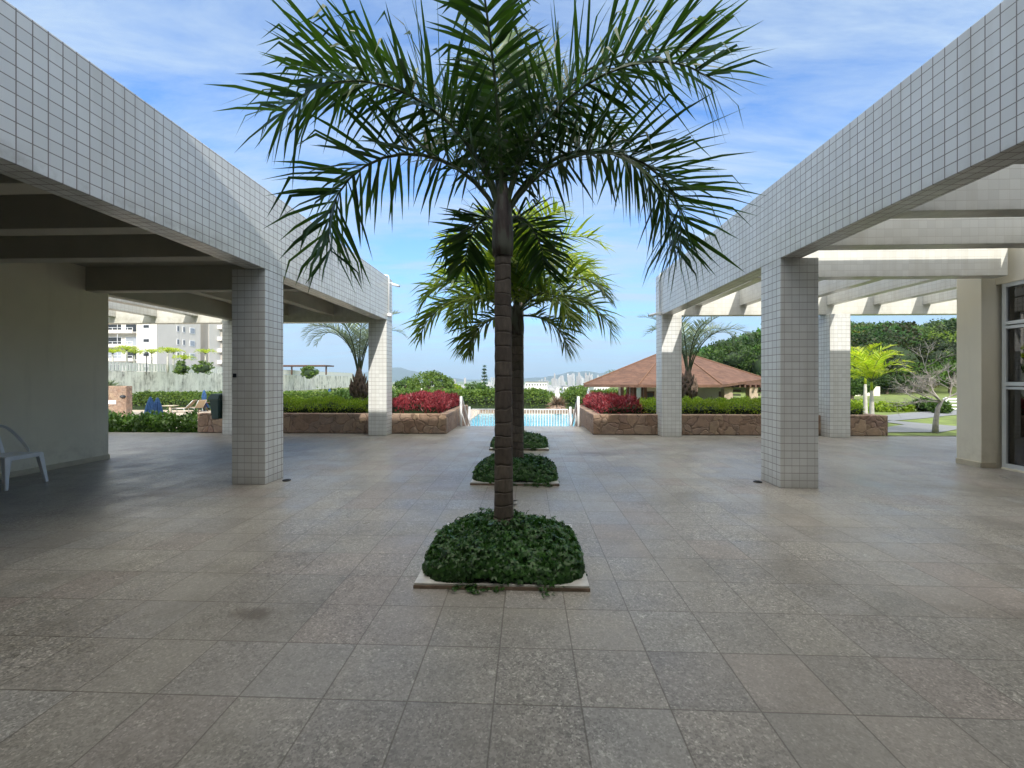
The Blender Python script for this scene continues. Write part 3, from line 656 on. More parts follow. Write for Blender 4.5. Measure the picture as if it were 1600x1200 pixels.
# ------------------------------------------------------------------ palms
def frond_mesh(o3, az, e0, e1, L, leaf, n, m, parent, petiole=0.16, wid=0.030, rr=0.016, power=1.25, plume=0.9, twist=0.0, droopk=1.0, base_e=None, side_curve=0.0, seg=3, fwd0=0.5, fwd1=0.75, roll=(-0.25, 1.0), kink=0.0, tipf=0.42):
    """one pinnate frond: rachis swept from elevation e0 to e1, plumose leaflets that hang"""
    K = 26; p = np.array(o3, float); pts = [p.copy()]; dirs = []
    for i in range(K):
        t_ = (i+0.5)/K; el = e0-(e0-e1)*t_**power; a = az+side_curve*t_
        d = np.array([math.cos(R(a))*math.cos(R(el)), math.sin(R(a))*math.cos(R(el)), math.sin(R(el))]); dirs.append(d); p = p+d*L/K; pts.append(p.copy())
    pts = np.array(pts); dirs = np.array(dirs+[dirs[-1]])
    b = B(); b.tube([tuple(q_) for q_ in pts[::2]], [rr*(1-0.86*(k/13)) for k in range(len(pts[::2]))], 6)
    rv = np.array(b.v); rf = b.f
    # leaflets
    ts = petiole+(1-petiole)*(np.arange(n)+0.5)/n; ts = np.repeat(ts, 2); side = np.tile([1.0, -1.0], n)
    ts = np.clip(ts+rng.normal(0, 0.006, len(ts)), petiole, 0.999)
    if plume > 0.5:                                        # leaflets leave in little groups
        g_ = np.round(ts*n/3)/n*3; ts = np.clip(ts*0.45+g_*0.55, petiole, 0.999)
    fi = ts*K; i0 = np.clip(fi.astype(int), 0, K-1); fr = (fi-i0)[:, None]
    P = pts[i0]*(1-fr)+pts[i0+1]*fr; D = dirs[i0]
    horiz = np.array([-math.sin(R(az)), math.cos(R(az)), 0.0]); S = norm(np.tile(horiz, (len(ts), 1))); U = norm(np.cross(D, S)); U = np.where((U[:, 2] < 0)[:, None] & (abs(e1) < 80), -U, U)
    roll = rng.uniform(roll[0], roll[1], len(ts))*plume+twist
    lat = S*side[:, None]*np.cos(roll)[:, None]+U*np.sin(roll)[:, None]
    u01 = (ts-petiole)/(1-petiole)
    fw = fwd0+fwd1*u01**1.4+rng.normal(0, 0.12, len(ts))
    d0 = norm(lat+D*fw[:, None])
    prof = np.clip(0.5+1.5*u01, 0, 1)*np.clip(tipf+1.75*(1-u01), 0, 1)
    Ls = leaf*prof*rng.uniform(0.8, 1.12, len(ts)); W = wid*np.clip(prof+0.15, 0, 1)*rng.uniform(0.8, 1.2, len(ts))
    dr = droopk*rng.uniform(0.25, 1.15, len(ts)); kk = (rng.random(len(ts)) < kink)*rng.uniform(0.6, 2.2, len(ts))
    rows = []; c = P; d = d0
    nrm_ = norm(U*0.8+lat*0.2*side[:, None]*-1+0.35*rnd_dir(len(ts)))
    for k in range(seg+1):
        t_ = k/seg; Sx = norm(np.cross(d, nrm_)); w = W*np.array([0.35, 1.0, 0.8, 0.45, 0.02])[min(4, int(round(t_*4)))] if seg == 4 else W*[0.4, 1.0, 0.75, 0.03][min(3, k)]
        rows.append(c-Sx*w[:, None]/2); rows.append(c+Sx*w[:, None]/2)
        c = c+d*(Ls/seg)[:, None]; d = norm(d+np.array([0, 0, -1.0])*(dr*0.42)[:, None]*(0.5+t_)+np.array([0, 0, -1.0])*(kk*(k == seg-2))[:, None])
    m_ = len(ts); V = np.stack(rows, 1).reshape(-1, 3); per = 2*(seg+1); base = np.arange(m_)[:, None]*per
    Fq = np.concatenate([base+np.array([[2*k, 2*k+1, 2*k+3, 2*k+2]]) for k in range(seg)])
    n0 = len(rv); allv = np.concatenate([rv, V]); q4 = [f_ for f_ in rf if len(f_) == 4]; Fr = np.array(q4)
    faces = np.concatenate([Fr, Fq+n0])
    pl = parent.location
    ob = mk('frond', allv-np.array([pl.x, pl.y, pl.z]), faces, m, parent, False, mats=[M['stalk'], m], midx=np.concatenate([np.zeros(len(Fr)), np.ones(len(Fq))]))
    return ob
M['stalk'] = simple('frond_stalk', (0.06, 0.085, 0.035), 0.5, 0.2, 6)
def palm_trunk(e, H, r0, r1, lean=(0, 0), shaft=0.6, rs=None):
    b = B(); n = 40; pr = []
    pts = []; rad = []
    for i in range(n+1):
        t_ = i/n; z = H*t_; r = r0+(r1-r0)*t_**0.7+0.05*math.exp(-t_*22)+0.0018*math.sin(z*8.2*2*math.pi)
        pts.append((lean[0]*t_**1.5, lean[1]*t_**1.5, z)); rad.append(r)
    b.tube(pts, rad, 20); b.build('trunk', M['trunk'], e, True)
    rs = rs or r1*1.12
    s = B(); top = pts[-1]; s.tube([(top[0], top[1], H-0.02+shaft*k/8) for k in range(9)], [rs*0.98, rs*1.04, rs*1.05, rs*1.02, rs*0.97, rs*0.9, rs*0.8, rs*0.66, rs*0.45], 18)
    s.build('crownshaft', M['shaft'], e, True)
    return (top[0]+e.location.x, top[1]+e.location.y, H+e.location.z)

e = empty('palm_tree', (BED[0][0]-0.02, BED[0][1]+0.06, 0.04), 'nearest palm with a ringed dark trunk and long arching fronds, rising from the nearest bed', 'palm tree', 'palms down the middle of the plaza')
ox, oy, oz = palm_trunk(e, 2.50, 0.084, 0.070, (-0.01, 0.0), 0.62, 0.088)
z0 = oz+0.42
#  az (0 = right, 90 = away, 270 = towards camera), start / end elevation, length, leaflet length
near_fronds = [
 (181, 61, -108, 2.25, 0.72), (208, 72, -62, 2.15, 0.68), (-1, 60, -110, 2.25, 0.72), (14, 66, -100, 2.35, 0.70), (-26, 76, -50, 2.1, 0.66),
 (75, 84, 30, 2.4, 0.62), (118, 78, -10, 2.4, 0.64), (45, 78, -10, 2.3, 0.62), (262, 86, 14, 1.9, 0.5),
 (178, 80, -20, 2.4, 0.66), (5, 82, -10, 2.4, 0.66), (100, 88, 50, 2.2, 0.55), (125, 36, -88, 0.9, 0.42), (60, 36, -88, 0.95, 0.42)]
for (az, a0, a1, L, lf) in near_fronds:
    r_ = 0.035
    frond_mesh((ox+r_*math.cos(R(az)), oy+r_*math.sin(R(az)), z0-0.2+0.16*(a0/80)), az, a0, a1, L, lf, 76, M['frond_dark'], e, petiole=0.11, wid=0.031, rr=0.022, power=1.25, droopk=0.55, fwd0=0.22, fwd1=0.8, roll=(-0.75, 1.15), kink=0.35, tipf=0.68)
def palm(px, Yd, base_z, H, r0, r1, lab, fr, mname, lf, n, group=None, shaft=0.5, name='palm_tree', xy=None, wid=0.03, rr=0.018, droopk=0.9, plume=0.9, pet=0.12, smooth_tr=None, seg=3):
    u, v = xy or uv(px, Yd)
    e = empty(name, (u, v, base_z), lab, 'palm tree', group)
    ox, oy, oz = palm_trunk(e, H, r0, r1, (0, 0), shaft)
    for (az, a0, a1, L) in fr:
        frond_mesh((ox+0.03*math.cos(R(az)), oy+0.03*math.sin(R(az)), oz+shaft*0.55+0.12*(a0/80)), az, a0, a1, L, lf, n, M[mname], e, pet, wid, rr, 1.3, droopk=droopk, plume=plume, seg=seg)
    return e
fr2 = [(176, 34, -78, 1.85), (2, 34, -76, 1.75), (198, 50, -65, 1.7), (-22, 52, -62, 1.65), (150, 46, -78, 1.4), (35, 44, -78, 1.4), (125, 70, -40, 1.25), (55, 70, -40, 1.25), (250, 74, -30, 1.15), (290, 72, -35, 1.15), (228, 40, -85, 1.3), (-48, 40, -85, 1.3), (270, 84, 20, 1.2), (165, 5, -88, 1.05), (12, 5, -88, 1.05)]
palm(0, 0, 0.04, 2.12, 0.105, 0.095, 'middle palm with a shorter trunk and drooping sunlit fronds, between the other two', fr2, 'frond_mid', 0.58, 54, 'palms down the middle of the plaza', 0.5, xy=(BED[1][0]+0.015, BED[1][1]+0.05), wid=0.042, droopk=1.45)
fr3 = [(185, 45, -80, 2.3), (5, 45, -75, 2.3), (205, 62, -55, 2.3), (-22, 62, -50, 2.3), (150, 62, -60, 2.3), (30, 62, -50, 2.3), (120, 78, -15, 2.4), (60, 78, -5, 2.4), (90, 84, 20, 2.4), (250, 70, -30, 2.1), (300, 72, -30, 2.2), (228, 40, -85, 2.1), (-45, 40, -85, 2.2), (170, 20, -88, 2.1), (10, 15, -86, 2.1)]
palm(0, 0, 0.04, 3.25, 0.10, 0.09, 'farthest of the three plaza palms, its yellow-green sunlit crown showing behind', fr3, 'frond_yel', 0.66, 46, 'palms down the middle of the plaza', 0.5, xy=(BED[2][0]+0.0, BED[2][1]+0.05), wid=0.048, droopk=1.1)

# pair of silver feather palms with swollen trunks in the stone planters
def silver_palm(px, Yd, lab, mirror, base=0.45):
    u, v = uv(px, Yd); e = empty('feather_palm', (u, v, base), lab, 'palm tree', 'silver feather palms behind the stone walls')
    b = B(); b.lathe((0,0,0), [(0.21,0),(0.19,0.12),(0.17,0.3),(0.17,0.40)], 20); b.build('trunk', M['pale_bark'], e, True)
    bo = B(); bo.lathe((0,0,0.38), [(0.15,0),(0.18,0.10),(0.23,0.25),(0.22,0.42),(0.15,0.60),(0.10,0.8),(0.06,1.0)], 20)
    for k in range(36):
        a = k*2.4; z = 0.46+0.55*(k/36); r = 0.22-0.12*max(0, (z-0.75))/0.3
        bo.tube([(r*0.8*math.cos(a), r*0.8*math.sin(a), z), ((r+0.03)*math.cos(a), (r+0.03)*math.sin(a), z+0.08), ((r+0.05)*math.cos(a), (r+0.05)*math.sin(a), z+0.20)], [0.05, 0.035, 0.012], 6)
    bo.build('boots', M['bulb'], e, True)
    azs = [mirror+d for d in (0, 12, -20, 42, -48, 80, -88, 118, -125, 165, 190)]
    for k, az in enumerate(azs):
        a0 = 82+4*math.sin(k*2.1); frond_mesh((u, v, base+0.95), az, a0, -20+35*math.sin(k*1.7) if k > 2 else -72, 2.65+0.2*math.sin(k), 0.38, 62, M['frond_blue'], e, 0.28, 0.020, 0.024, 2.1, plume=0.45, droopk=0.55, twist=0.35)
    return e
silver_palm(561, 12.6, 'silver-green feather palm with a swollen trunk behind the left stone wall', 180)
silver_palm(1075, 12.6, 'silver-green feather palm with a swollen trunk behind the right stone wall', 0)

# ------------------------------------------------------------------ stone planters by the steps
for (lab, boxes) in (('left-hand flagstone retaining wall running to the steps', [(-9.05, -2.18, 11.05, 11.31), (-2.44, -2.18, 11.31, 15.1)]),
                     ('right-hand flagstone retaining wall running from the steps to the lawn', [(1.72, 9.25, 11.05, 11.31), (1.72, 1.98, 11.31, 15.1), (8.99, 9.25, 11.31, 14.0)])):
    w = B()
    for k, b_ in enumerate(boxes): w.box(*b_, -1.5 if b_[3] > 11.4 else 0.0, 0.53 if k == 0 else 0.527)
    o = w.build('stone_wall', M['stone'], bevel=0.025); tag(o, lab, 'wall', 'flagstone walls at the terrace edge')
so = B(); so.box(-9.03, -2.44, 11.31, 15.1, -1.4, 0.44); so.box(1.98, 8.99, 11.31, 15.1, -1.4, 0.44); tag(so.build('planting_soil', M['soil']), kind='structure')

def strip_plants(name, lab, cat, x0, x1, y0, y1, zb, hgt, n, L, W, m, sharp=False, group=None, kind=None, bumps=1.0, core=True, seed=0.0, up=0.6):
    x = rng.uniform(x0, x1, n); y = rng.uniform(y0, y1, n)
    def pr(x, y): 
        ex = np.minimum((x-x0), (x1-x))/0.25; ey = np.minimum((y-y0), (y1-y))/0.25; ed = np.clip(np.minimum(ex, ey), 0, 1)**0.5
        return hgt*(0.35+0.65*ed)*(1+bumps*(0.14*np.sin(4.3*x+seed)*np.cos(3.1*y+seed)+0.10*np.sin(9.7*x+1.3*seed+2*y)+0.07*np.sin(19*x-7*y)))
    H = pr(x, y); z = zb+H*rng.random(n)**0.35*1.0
    P = np.stack([x, y, z], 1)
    D = norm(rnd_dir(n)+np.array([0, 0, up*1.6])); NN = rnd_dir(n, 0.6)
    v, f = leaves(P, D, NN, L*rng.uniform(0.6, 1.35, n), W*rng.uniform(0.7, 1.2, n), 0.15)
    e = empty(name, ((x0+x1)/2, (y0+y1)/2, zb), lab, cat, group); l = np.array(e.location)
    if kind: e['kind'] = kind
    mk('foliage', v-l, f, m, e)
    if core:
        N1, N2 = max(4, int((x1-x0)/0.18)), max(4, int((y1-y0)/0.2)); X, Y = np.meshgrid(np.linspace(x0+0.05, x1-0.05, N1), np.linspace(y0+0.05, y1-0.05, N2)); Z = zb+pr(X, Y)*0.72
        id_ = np.arange(N1*N2).reshape(N2, N1); qq = np.stack([id_[:-1,:-1], id_[:-1,1:], id_[1:,1:], id_[1:,:-1]], -1).reshape(-1, 4)
        V = np.stack([X, Y, Z], -1).reshape(-1, 3); Vb = V.copy(); Vb[:, 2] = zb
        ring = np.concatenate([id_[0,:], id_[1:,-1], id_[-1,::-1][1:], id_[::-1,0][1:-1]]); r2 = np.roll(ring, -1); nv = len(V)
        sk_ = np.stack([ring, r2, r2+nv, ring+nv], 1)
        mk('shade_core', np.concatenate([V, Vb])-l, np.concatenate([qq, sk_]), M['core'], e, True)  # dark filler shape standing for shade among the leaves
    return e
strip_plants('shrub_bed', 'low bright green mounded shrubs in the left planter', 'shrubs', -9.0, -3.95, 11.36, 12.7, 0.44, 0.42, 16000, 0.075, 0.026, M['mound'], group='mounded shrubs in the stone planters', seed=1)
strip_plants('shrub_bed', 'low bright green mounded shrubs in the right planter', 'shrubs', 3.0, 8.95, 11.36, 12.7, 0.44, 0.42, 17000, 0.075, 0.026, M['mound'], group='mounded shrubs in the stone planters', seed=4)
strip_plants('red_shrub_bed', 'crimson leafy shrubs in the left planter beside the steps', 'shrubs', -3.95, -2.40, 11.3, 14.9, 0.44, 0.50, 13500, 0.11, 0.034, M['red'], group='crimson shrubs beside the steps', seed=2, bumps=0.8)
strip_plants('red_shrub_bed', 'pink-red leafy shrubs in the right planter beside the steps', 'shrubs', 1.94, 3.1, 11.3, 14.9, 0.44, 0.44, 6000, 0.14, 0.030, M['red'], group='crimson shrubs beside the steps', seed=5, bumps=1.1)
strip_plants('red_shrub_bed', 'dark red shrubs at the lawn end of the right planter', 'shrubs', 8.3, 8.98, 11.6, 13.8, 0.44, 0.28, 2500, 0.09, 0.04, M['red'], group=None, seed=7)
strip_plants('red_shrub_bed', 'dark red shrubs at the outer end of the left planter', 'shrubs', -9.0, -8.0, 11.6, 13.5, 0.62, 0.16, 1500, 0.09, 0.04, M['red'], seed=8, core=False)
strip_plants('hedge', 'dark green leafy hedge along the terrace edge at the far left', 'hedge', -13.5, -9.12, 11.1, 12.2, -1.35, 1.74, 16000, 0.10, 0.06, M['hedge_dark'], seed=3, bumps=0.35)

# rails and pool fence
def rail(x, lab, s_):
    e = empty('handrail', (x, 12.85, 0), lab, 'handrail', 'white handrails at the top of the steps')
    B().tube([(0,0,0), (0,0,0.93)], 0.038, 12).build('post', M['white'], e, True)
    B().tube([(0,0,0.90), (0,0.12,0.90), (0,2.2,-0.36), (0, 2.32, -0.42)], 0.03, 10).build('top_rail', M['white'], e, True)
    B().tube([(0,0.05,0.45), (0,2.2,-0.80)], 0.02, 8).build('lower_rail', M['white'], e, True)
    B().tube([(0,2.2,-1.29), (0,2.2,-0.36)], 0.035, 10).build('post', M['white'], e, True)
rail(uv(720, 12.9)[0], 'white metal handrail on the left side of the steps', -1); rail(uv(903, 12.9)[0], 'white metal handrail on the right side of the steps', 1)
e = empty('pool_fence', (0, 17.2, -1.3), 'white metal pool fence of thin upright bars beyond the steps', 'fence')
u0, u1 = uv(737, 17.2)[0], uv(887, 17.2)[0]
r = B(); r.box(u0, u1, -0.02, 0.02, 1.49, 1.53); r.box(u0, u1, -0.02, 0.02, 0.1, 0.14); r.build('rail', M['white'], e)
n = int((u1-u0)/0.113); bs = B()
for k in range(n+1):
    x = u0+(u1-u0)*k/n; bs.box(x-0.011, x+0.011, -0.011, 0.011, 0.14, 1.49)
bs.build('bars', M['white'], e)
for x in (u0-0.1, u1+0.1):
    B().tube([(x,0,0), (x,0,1.62)], 0.045, 10).build('post', M['white'], e, True); B().tube([(x,0,1.5), (x,-0.9,0.0)], 0.03, 8).build('brace', M['white'], e, True)
for x in (u0-0.32, u1+0.32): B().tube([(x,0,0), (x,0,1.55)], 0.035, 10).build('post', M['white'], e, True)
pk = B().box(-3.9, 3.6, 33.3, 33.6, -1.3, -0.98).build('pool_edge_wall', M['stone'], bevel=0.02); tag(pk, 'low stone edging wall at the far side of the pool', 'wall')

# ------------------------------------------------------------------ umbrellas, loungers, spiky plant
def umbrella(px, Yd, topy, lab, m, group, base=-1.3, h=2.2, wd=0.24):
    u, v = uv(px, Yd); top = zof(topy, Yd); e = empty('closed_umbrella', (u, v, base), lab, 'umbrella', group); H = top-base
    B().tube([(0,0,0), (0,0,H-0.05)], 0.025, 8).build('pole', M['white'] if m == 'whitecloth' else M['steel'], e, True)
    B().lathe((0,0,0), [(0.25,0),(0.25,0.06),(0.05,0.09),(0.04,0.2)], 16).build('base', M['steel'], e, True)
    vs = []; fs = []; K = 28; prof = [(0.015,H),(0.05,H-0.08),(0.10,H-0.3),(0.15,H-0.6),(0.11,H-0.95),(0.19,H-1.25),(wd,H-1.55)]
    for (r, z) in prof:
        for j in range(K): a = 2*math.pi*j/K; rr_ = r*(1+0.30*(j % 2)*min(1, r/0.1)+0.06*math.sin(j*2.3+z*3)); vs.append((rr_*math.cos(a), rr_*math.sin(a), z+(0.05*math.sin(j*1.7) if z < H-1.5 else 0)))
    for k in range(len(prof)-1):
        for j in range(K): fs.append((k*K+j, k*K+(j+1) % K, (k+1)*K+(j+1) % K, (k+1)*K+j))
    mk('canopy', vs, fs, M[m], e, False)
    return e
umbrella(235, 16.5, 620, 'closed blue umbrella, left one of the leaning pair on the pool deck', 'bluecloth', 'closed blue umbrellas', wd=0.22)
umbrella(246, 16.9, 621, 'closed blue umbrella, right one of the leaning pair on the pool deck', 'bluecloth', 'closed blue umbrellas', wd=0.24)
umbrella(319, 36, 609, 'closed blue umbrella standing over a table near the far left pillar', 'bluecloth', 'closed blue umbrellas', wd=0.34)
umbrella(515, 36, 607, 'slim closed blue umbrella in front of the stained concrete wall', 'bluecloth', 'closed blue umbrellas')
umbrella(544, 36, 619, 'short closed blue umbrella left of the swollen palm trunk', 'bluecloth', 'closed blue umbrellas')
umbrella(618, 40, 607.5, 'closed white umbrella just right of the far left pillar', 'whitecloth', 'closed white umbrellas', wd=0.34)
umbrella(659, 42, 606.5, 'closed white umbrella above the crimson shrubs', 'whitecloth', 'closed white umbrellas', wd=0.3)
umbrella(871, 34.5, 606, 'closed white umbrella rising behind the spiky brown plant', 'whitecloth', 'closed white umbrellas', wd=0.36)
umbrella(920, 34, 606, 'closed white umbrella left of the red-roofed pavilion', 'whitecloth', 'closed white umbrellas', wd=0.34)
u, v = uv(871, 33.9); e = empty('spiky_plant', (u, v, -1.0), 'brown spiky bromeliad on a rock at the far pool edge', 'plant')
B().lathe((0,0,-0.3), [(0.85,0),(0.8,0.3),(0.55,0.55),(0.2,0.7)], 12).build('rock', M['stone'], e)
n = 260; a = rng.uniform(0, 2*math.pi, n); el = rng.uniform(-0.2, 1.4, n); D = np.stack([np.cos(a)*np.cos(el), np.sin(a)*np.cos(el), np.sin(el)], 1)
vq, fq = leaves(np.zeros((n, 3))+np.array([0, 0, 0.25]), D, rnd_dir(n), rng.uniform(0.6, 1.15, n), 0.11, 0.2, 0.1)
mk('blades', vq, fq, leafmat('brown_blades', (0.10, 0.06, 0.04), (0.18, 0.12, 0.08), 0.1), e)
def lounger(px, Yd, rz, lab):
    u, v = uv(px, Yd); e = empty('sun_lounger', (u, v, -1.3), lab, 'sun lounger', 'sun loungers on the pool deck', rz)
    f = B()
    for y in (-0.3, 0.3): f.tube([(-0.9, y, 0.34), (0.25, y, 0.34)], 0.022, 6); f.tube([(0.25, y, 0.34), (0.85, y, 1.0)], 0.022, 6)
    f.build('frame', M['alu'], e, True)
    B().hexa([(-0.9,-0.3,0.35),(0.25,-0.3,0.35),(0.25,0.3,0.35),(-0.9,0.3,0.35)], [(-0.9,-0.3,0.38),(0.25,-0.3,0.38),(0.25,0.3,0.38),(-0.9,0.3,0.38)]).build('seat', M['cushion'], e)
    B().hexa([(0.25,-0.3,0.35),(0.27,-0.3,0.33),(0.27,0.3,0.33),(0.25,0.3,0.35)], [(0.83,-0.3,1.02),(0.87,-0.3,1.0),(0.87,0.3,1.0),(0.83,0.3,1.02)]).build('backrest', M['cushion'], e)
    for x in (-0.75, 0.15):
        for y in (-0.3, 0.3): B().tube([(x, y, 0.34), (x+0.12, y, 0.0)], 0.02, 6).build('leg', M['alu'], e, True)
lounger(287, 34.5, R(12), 'tan mesh sun lounger with raised back in front of the long hedge')
lounger(308, 35.0, R(-25), 'pale sun lounger beside the umbrella table')
u, v = uv(266, 34); e = empty('side_table', (u, v, -1.3), 'small cream side table left of the loungers', 'table')
B().box(-0.45, 0.45, -0.3, 0.3, 0.55, 0.61).build('top', M['skirt'], e, bevel=0.01); B().tube([(0,0,0),(0,0,0.55)], 0.09, 10).build('pedestal', M['skirt'], e, True)
u, v = uv(318, 35.4); e = empty('patio_table', (u, v, -1.3), 'round dark patio table under the closed blue umbrella', 'table')
B().lathe((0,0,0), [(0.5,0.72),(0.5,0.76)], 20).build('top', M['wood'], e)
for a in (0, 2.1, 4.2): B().tube([(0.1*math.cos(a),0.1*math.sin(a),0.72),(0.4*math.cos(a),0.4*math.sin(a),0)], 0.03, 6).build('leg', M['wood'], e, True)

# hedge, stone sign wall, concrete retaining wall with fence at the left boundary
def hedge_line(name, lab, pxs, Yd, topy, zb, depth, n, m, L=0.16, W=0.12):
    u0, v0 = uv(pxs[0], Yd); u1, v1 = uv(pxs[1], Yd); top = zof(topy, Yd)
    return strip_plants(name, lab, 'hedge', u0, u1, (v0+v1)/2, (v0+v1)/2+depth, zb, top-zb, n, L, W, m, bumps=0.4, up=0.2)
hedge_line('hedge', 'long clipped hedge in front of the stained concrete wall', (196, 352), 37, 614.5, -1.3, 1.6, 16000, M['hedge'])
hedge_line('hedge', 'pale leafy hedge below the concrete wall, left of the silver palm', (400, 520), 33, 614, -1.3, 1.5, 9000, M['hedge'])
hedge_line('hedge', 'dark green hedge around the swollen palm trunk', (515, 612), 31, 611, -1.3, 1.5, 8000, M['hedge_dark'])
hedge_line('hedge', 'bright hedge along the far side of the pool', (598, 858), 38, 611, -1.3, 2.2, 22000, M['hedge'], 0.2, 0.15)
hedge_line('hedge', 'low hedge between the pool and the pavilion', (880, 985), 40, 612, -1.3, 2.0, 8000, M['hedge'], 0.2, 0.15)
u, v = uv(168, 30); u1, _ = uv(198, 30)
e = empty('sign_wall', (u1, v, -1.3), 'rough flagstone wall with a white plaque at the far left', 'wall')
B().box(-6, 0, 0, 0.5, 0, zof(603, 30)+1.3).build('wall', M['stone'], e, bevel=0.04); B().box(-1.9, -0.73, -0.03, -0.005, 0.95, 1.22).build('plaque', M['white'], e, bevel=0.006)
B().lathe((-0.18, -0.05, 1.4), [(0.0,0),(0.16,0.02),(0.18,0.12),(0.1,0.2),(0.0,0.22)], 12).build('lamp', M['dark'], e, True)
u, v = uv(168, 31); n = 160; e = empty('agave_plant', (u-0.3, v+0.4, zof(603, 30)-1.4), 'grey-green spiky agave above the flagstone sign wall', 'plant')
a = rng.uniform(0, 2*math.pi, n); el = rng.uniform(0.0, 1.4, n); D = np.stack([np.cos(a)*np.cos(el), np.sin(a)*np.cos(el), np.sin(el)], 1)
vq, fq = leaves(np.zeros((n, 3))+np.array([0, 0, 1.2]), D, rnd_dir(n), rng.uniform(0.7, 1.1, n), 0.09, 0.25, 0.15); mk('blades', vq, fq, M['frond_blue'], e); B().tube([(0,0,0),(0,0,1.25)], 0.1, 8).build('stem', M['shrub_wood'], e)

mc = mat('stained_concrete', (0.5,0.5,0.48), 0.9); t = NT(mc); P = t.pos(); p = t.sep(P)
n1 = t.noise(t.mapping(P, (1, 0.8, 0.16)), 1.5, 7, 0.7); n2 = t.noise(P, 0.8, 7, 0.7)
c = t.ramp(n1, [(0.36, (0.17, 0.15, 0.13)), (0.48, (0.62, 0.58, 0.53)), (0.62, (0.90, 0.86, 0.80))])
c = t.mix(t.ramp(n2, [(0.42, 0.0), (0.60, 0.8)]), c, (0.90, 0.86, 0.80, 1)); t.color(c)
def P2(px, Yd, z): u, v = uv(px, Yd); return (u, v, z)
a0 = uv(110, 44); a1 = uv(552, 144); wt_ = 2.4
def ext(q0, q1, th, z0, z1, b):
    d = np.array(q1)-np.array(q0); d = d/np.linalg.norm(d); nn = np.array([-d[1], d[0]])*th
    b.hexa([(q0[0],q0[1],z0),(q1[0],q1[1],z0),(q1[0]+nn[0],q1[1]+nn[1],z0),(q0[0]+nn[0],q0[1]+nn[1],z0)], [(q0[0],q0[1],z1),(q1[0],q1[1],z1),(q1[0]+nn[0],q1[1]+nn[1],z1),(q0[0]+nn[0],q0[1]+nn[1],z1)])
    return b
cw = ext(a0, a1, 0.4, -8.0, wt_, B()).build('concrete_wall', mc); tag(cw, 'long water-stained concrete retaining wall at the left boundary', 'wall')
e = empty('terrace_railing', (0, 0, wt_), 'pale slatted railing along the top of the stained concrete wall', 'railing')
d = np.array(a1)-np.array(a0); Lw = np.linalg.norm(d); d /= Lw; rb = B(); tb = B()
q0 = (a0[0], a0[1]); q1 = (a1[0], a1[1]); ext(q0, q1, 0.12, 1.0, 1.08, tb); ext(q0, q1, 0.12, 0.04, 0.12, tb); tb.build('top_rail', M['whitecloth'], e)
for k in range(int(Lw/0.5)):
    s0 = np.array(a0)+d*k*0.5; s1 = s0+d*0.36; ext(s0, s1, 0.06, 0.12, 1.0, rb)
rb.build('slats', M['whitecloth'], e)
pt = B(); nn = np.array([-d[1], d[0]])
pt.hexa([(a0[0]+nn[0]*0.4, a0[1]+nn[1]*0.4, -8), (a1[0]+nn[0]*0.4, a1[1]+nn[1]*0.4, -8), (a1[0]-90, a1[1]+30, -8), (a0[0]-90, a0[1], -8)], [(a0[0]+nn[0]*0.4, a0[1]+nn[1]*0.4, wt_-0.05), (a1[0]+nn[0]*0.4, a1[1]+nn[1]*0.4, wt_-0.05), (a1[0]-90, a1[1]+30, wt_-0.05), (a0[0]-90, a0[1], wt_-0.05)])
tag(pt.build('upper_terrace', M['asphalt']), kind='structure')
# pergola and bushy plant on the wall further along
u, v = uv(468, 95); e = empty('roof_pergola', (u, v, wt_), 'low dark pergola on the upper terrace above the concrete wall', 'pergola')
for x in (-6, -2, 2, 6): B().box(x, x+0.25, 0, 0.25, 0, 1.9).build('post', M['wood'], e)
B().box(-6.6, 6.6, -1.2, 3.0, 1.9, 2.2).build('roof', M['wood'], e)
def bush(name, lab, px, Yd, topy, boty, wpx, m, n=40, per=60, leaf=0.2, group=None, cat='bush'):
    u, v = uv(px, Yd); z1 = zof(topy, Yd); z0 = zof(boty, Yd); r = wpx/2/F*Yd; e = empty(name, (u, v, z0), lab, cat, group); h = z1-z0
    Pp, Nn = crown_pts((0, 0, h*0.5), (r, r*0.8, h*0.5), n, per, 0.30); leafy('foliage', Pp, Nn, leaf, leaf*0.7, m, e)
    Pc, Fc = ico(r*0.72, r*0.6, h*0.36, (0, 0, h*0.45)); mk('shade_core', Pc, Fc, M['core'], e, True)  # dark blob in place of the shade inside the bush
    return e
def ico(rx, ry, rz_, c, sub=3):
    bm = bmesh.new(); bmesh.ops.create_icosphere(bm, subdivisions=sub, radius=1)
    V = []
    for w in bm.verts:
        k = 1+0.16*math.sin(5*w.co.x+1.3)*math.cos(4*w.co.y)+0.1*math.sin(9*w.co.z+3*w.co.x); V.append((w.co.x*rx*k+c[0], w.co.y*ry*k+c[1], w.co.z*rz_*k+c[2]))
    Fc = [tuple(w.index for w in f.verts) for f in bm.faces]; bm.free(); return V, Fc
bush('bush', 'round green bush hanging over the concrete wall', 484, 84, 574, 590, 22, M['hedge'], 26, 50, 0.35)

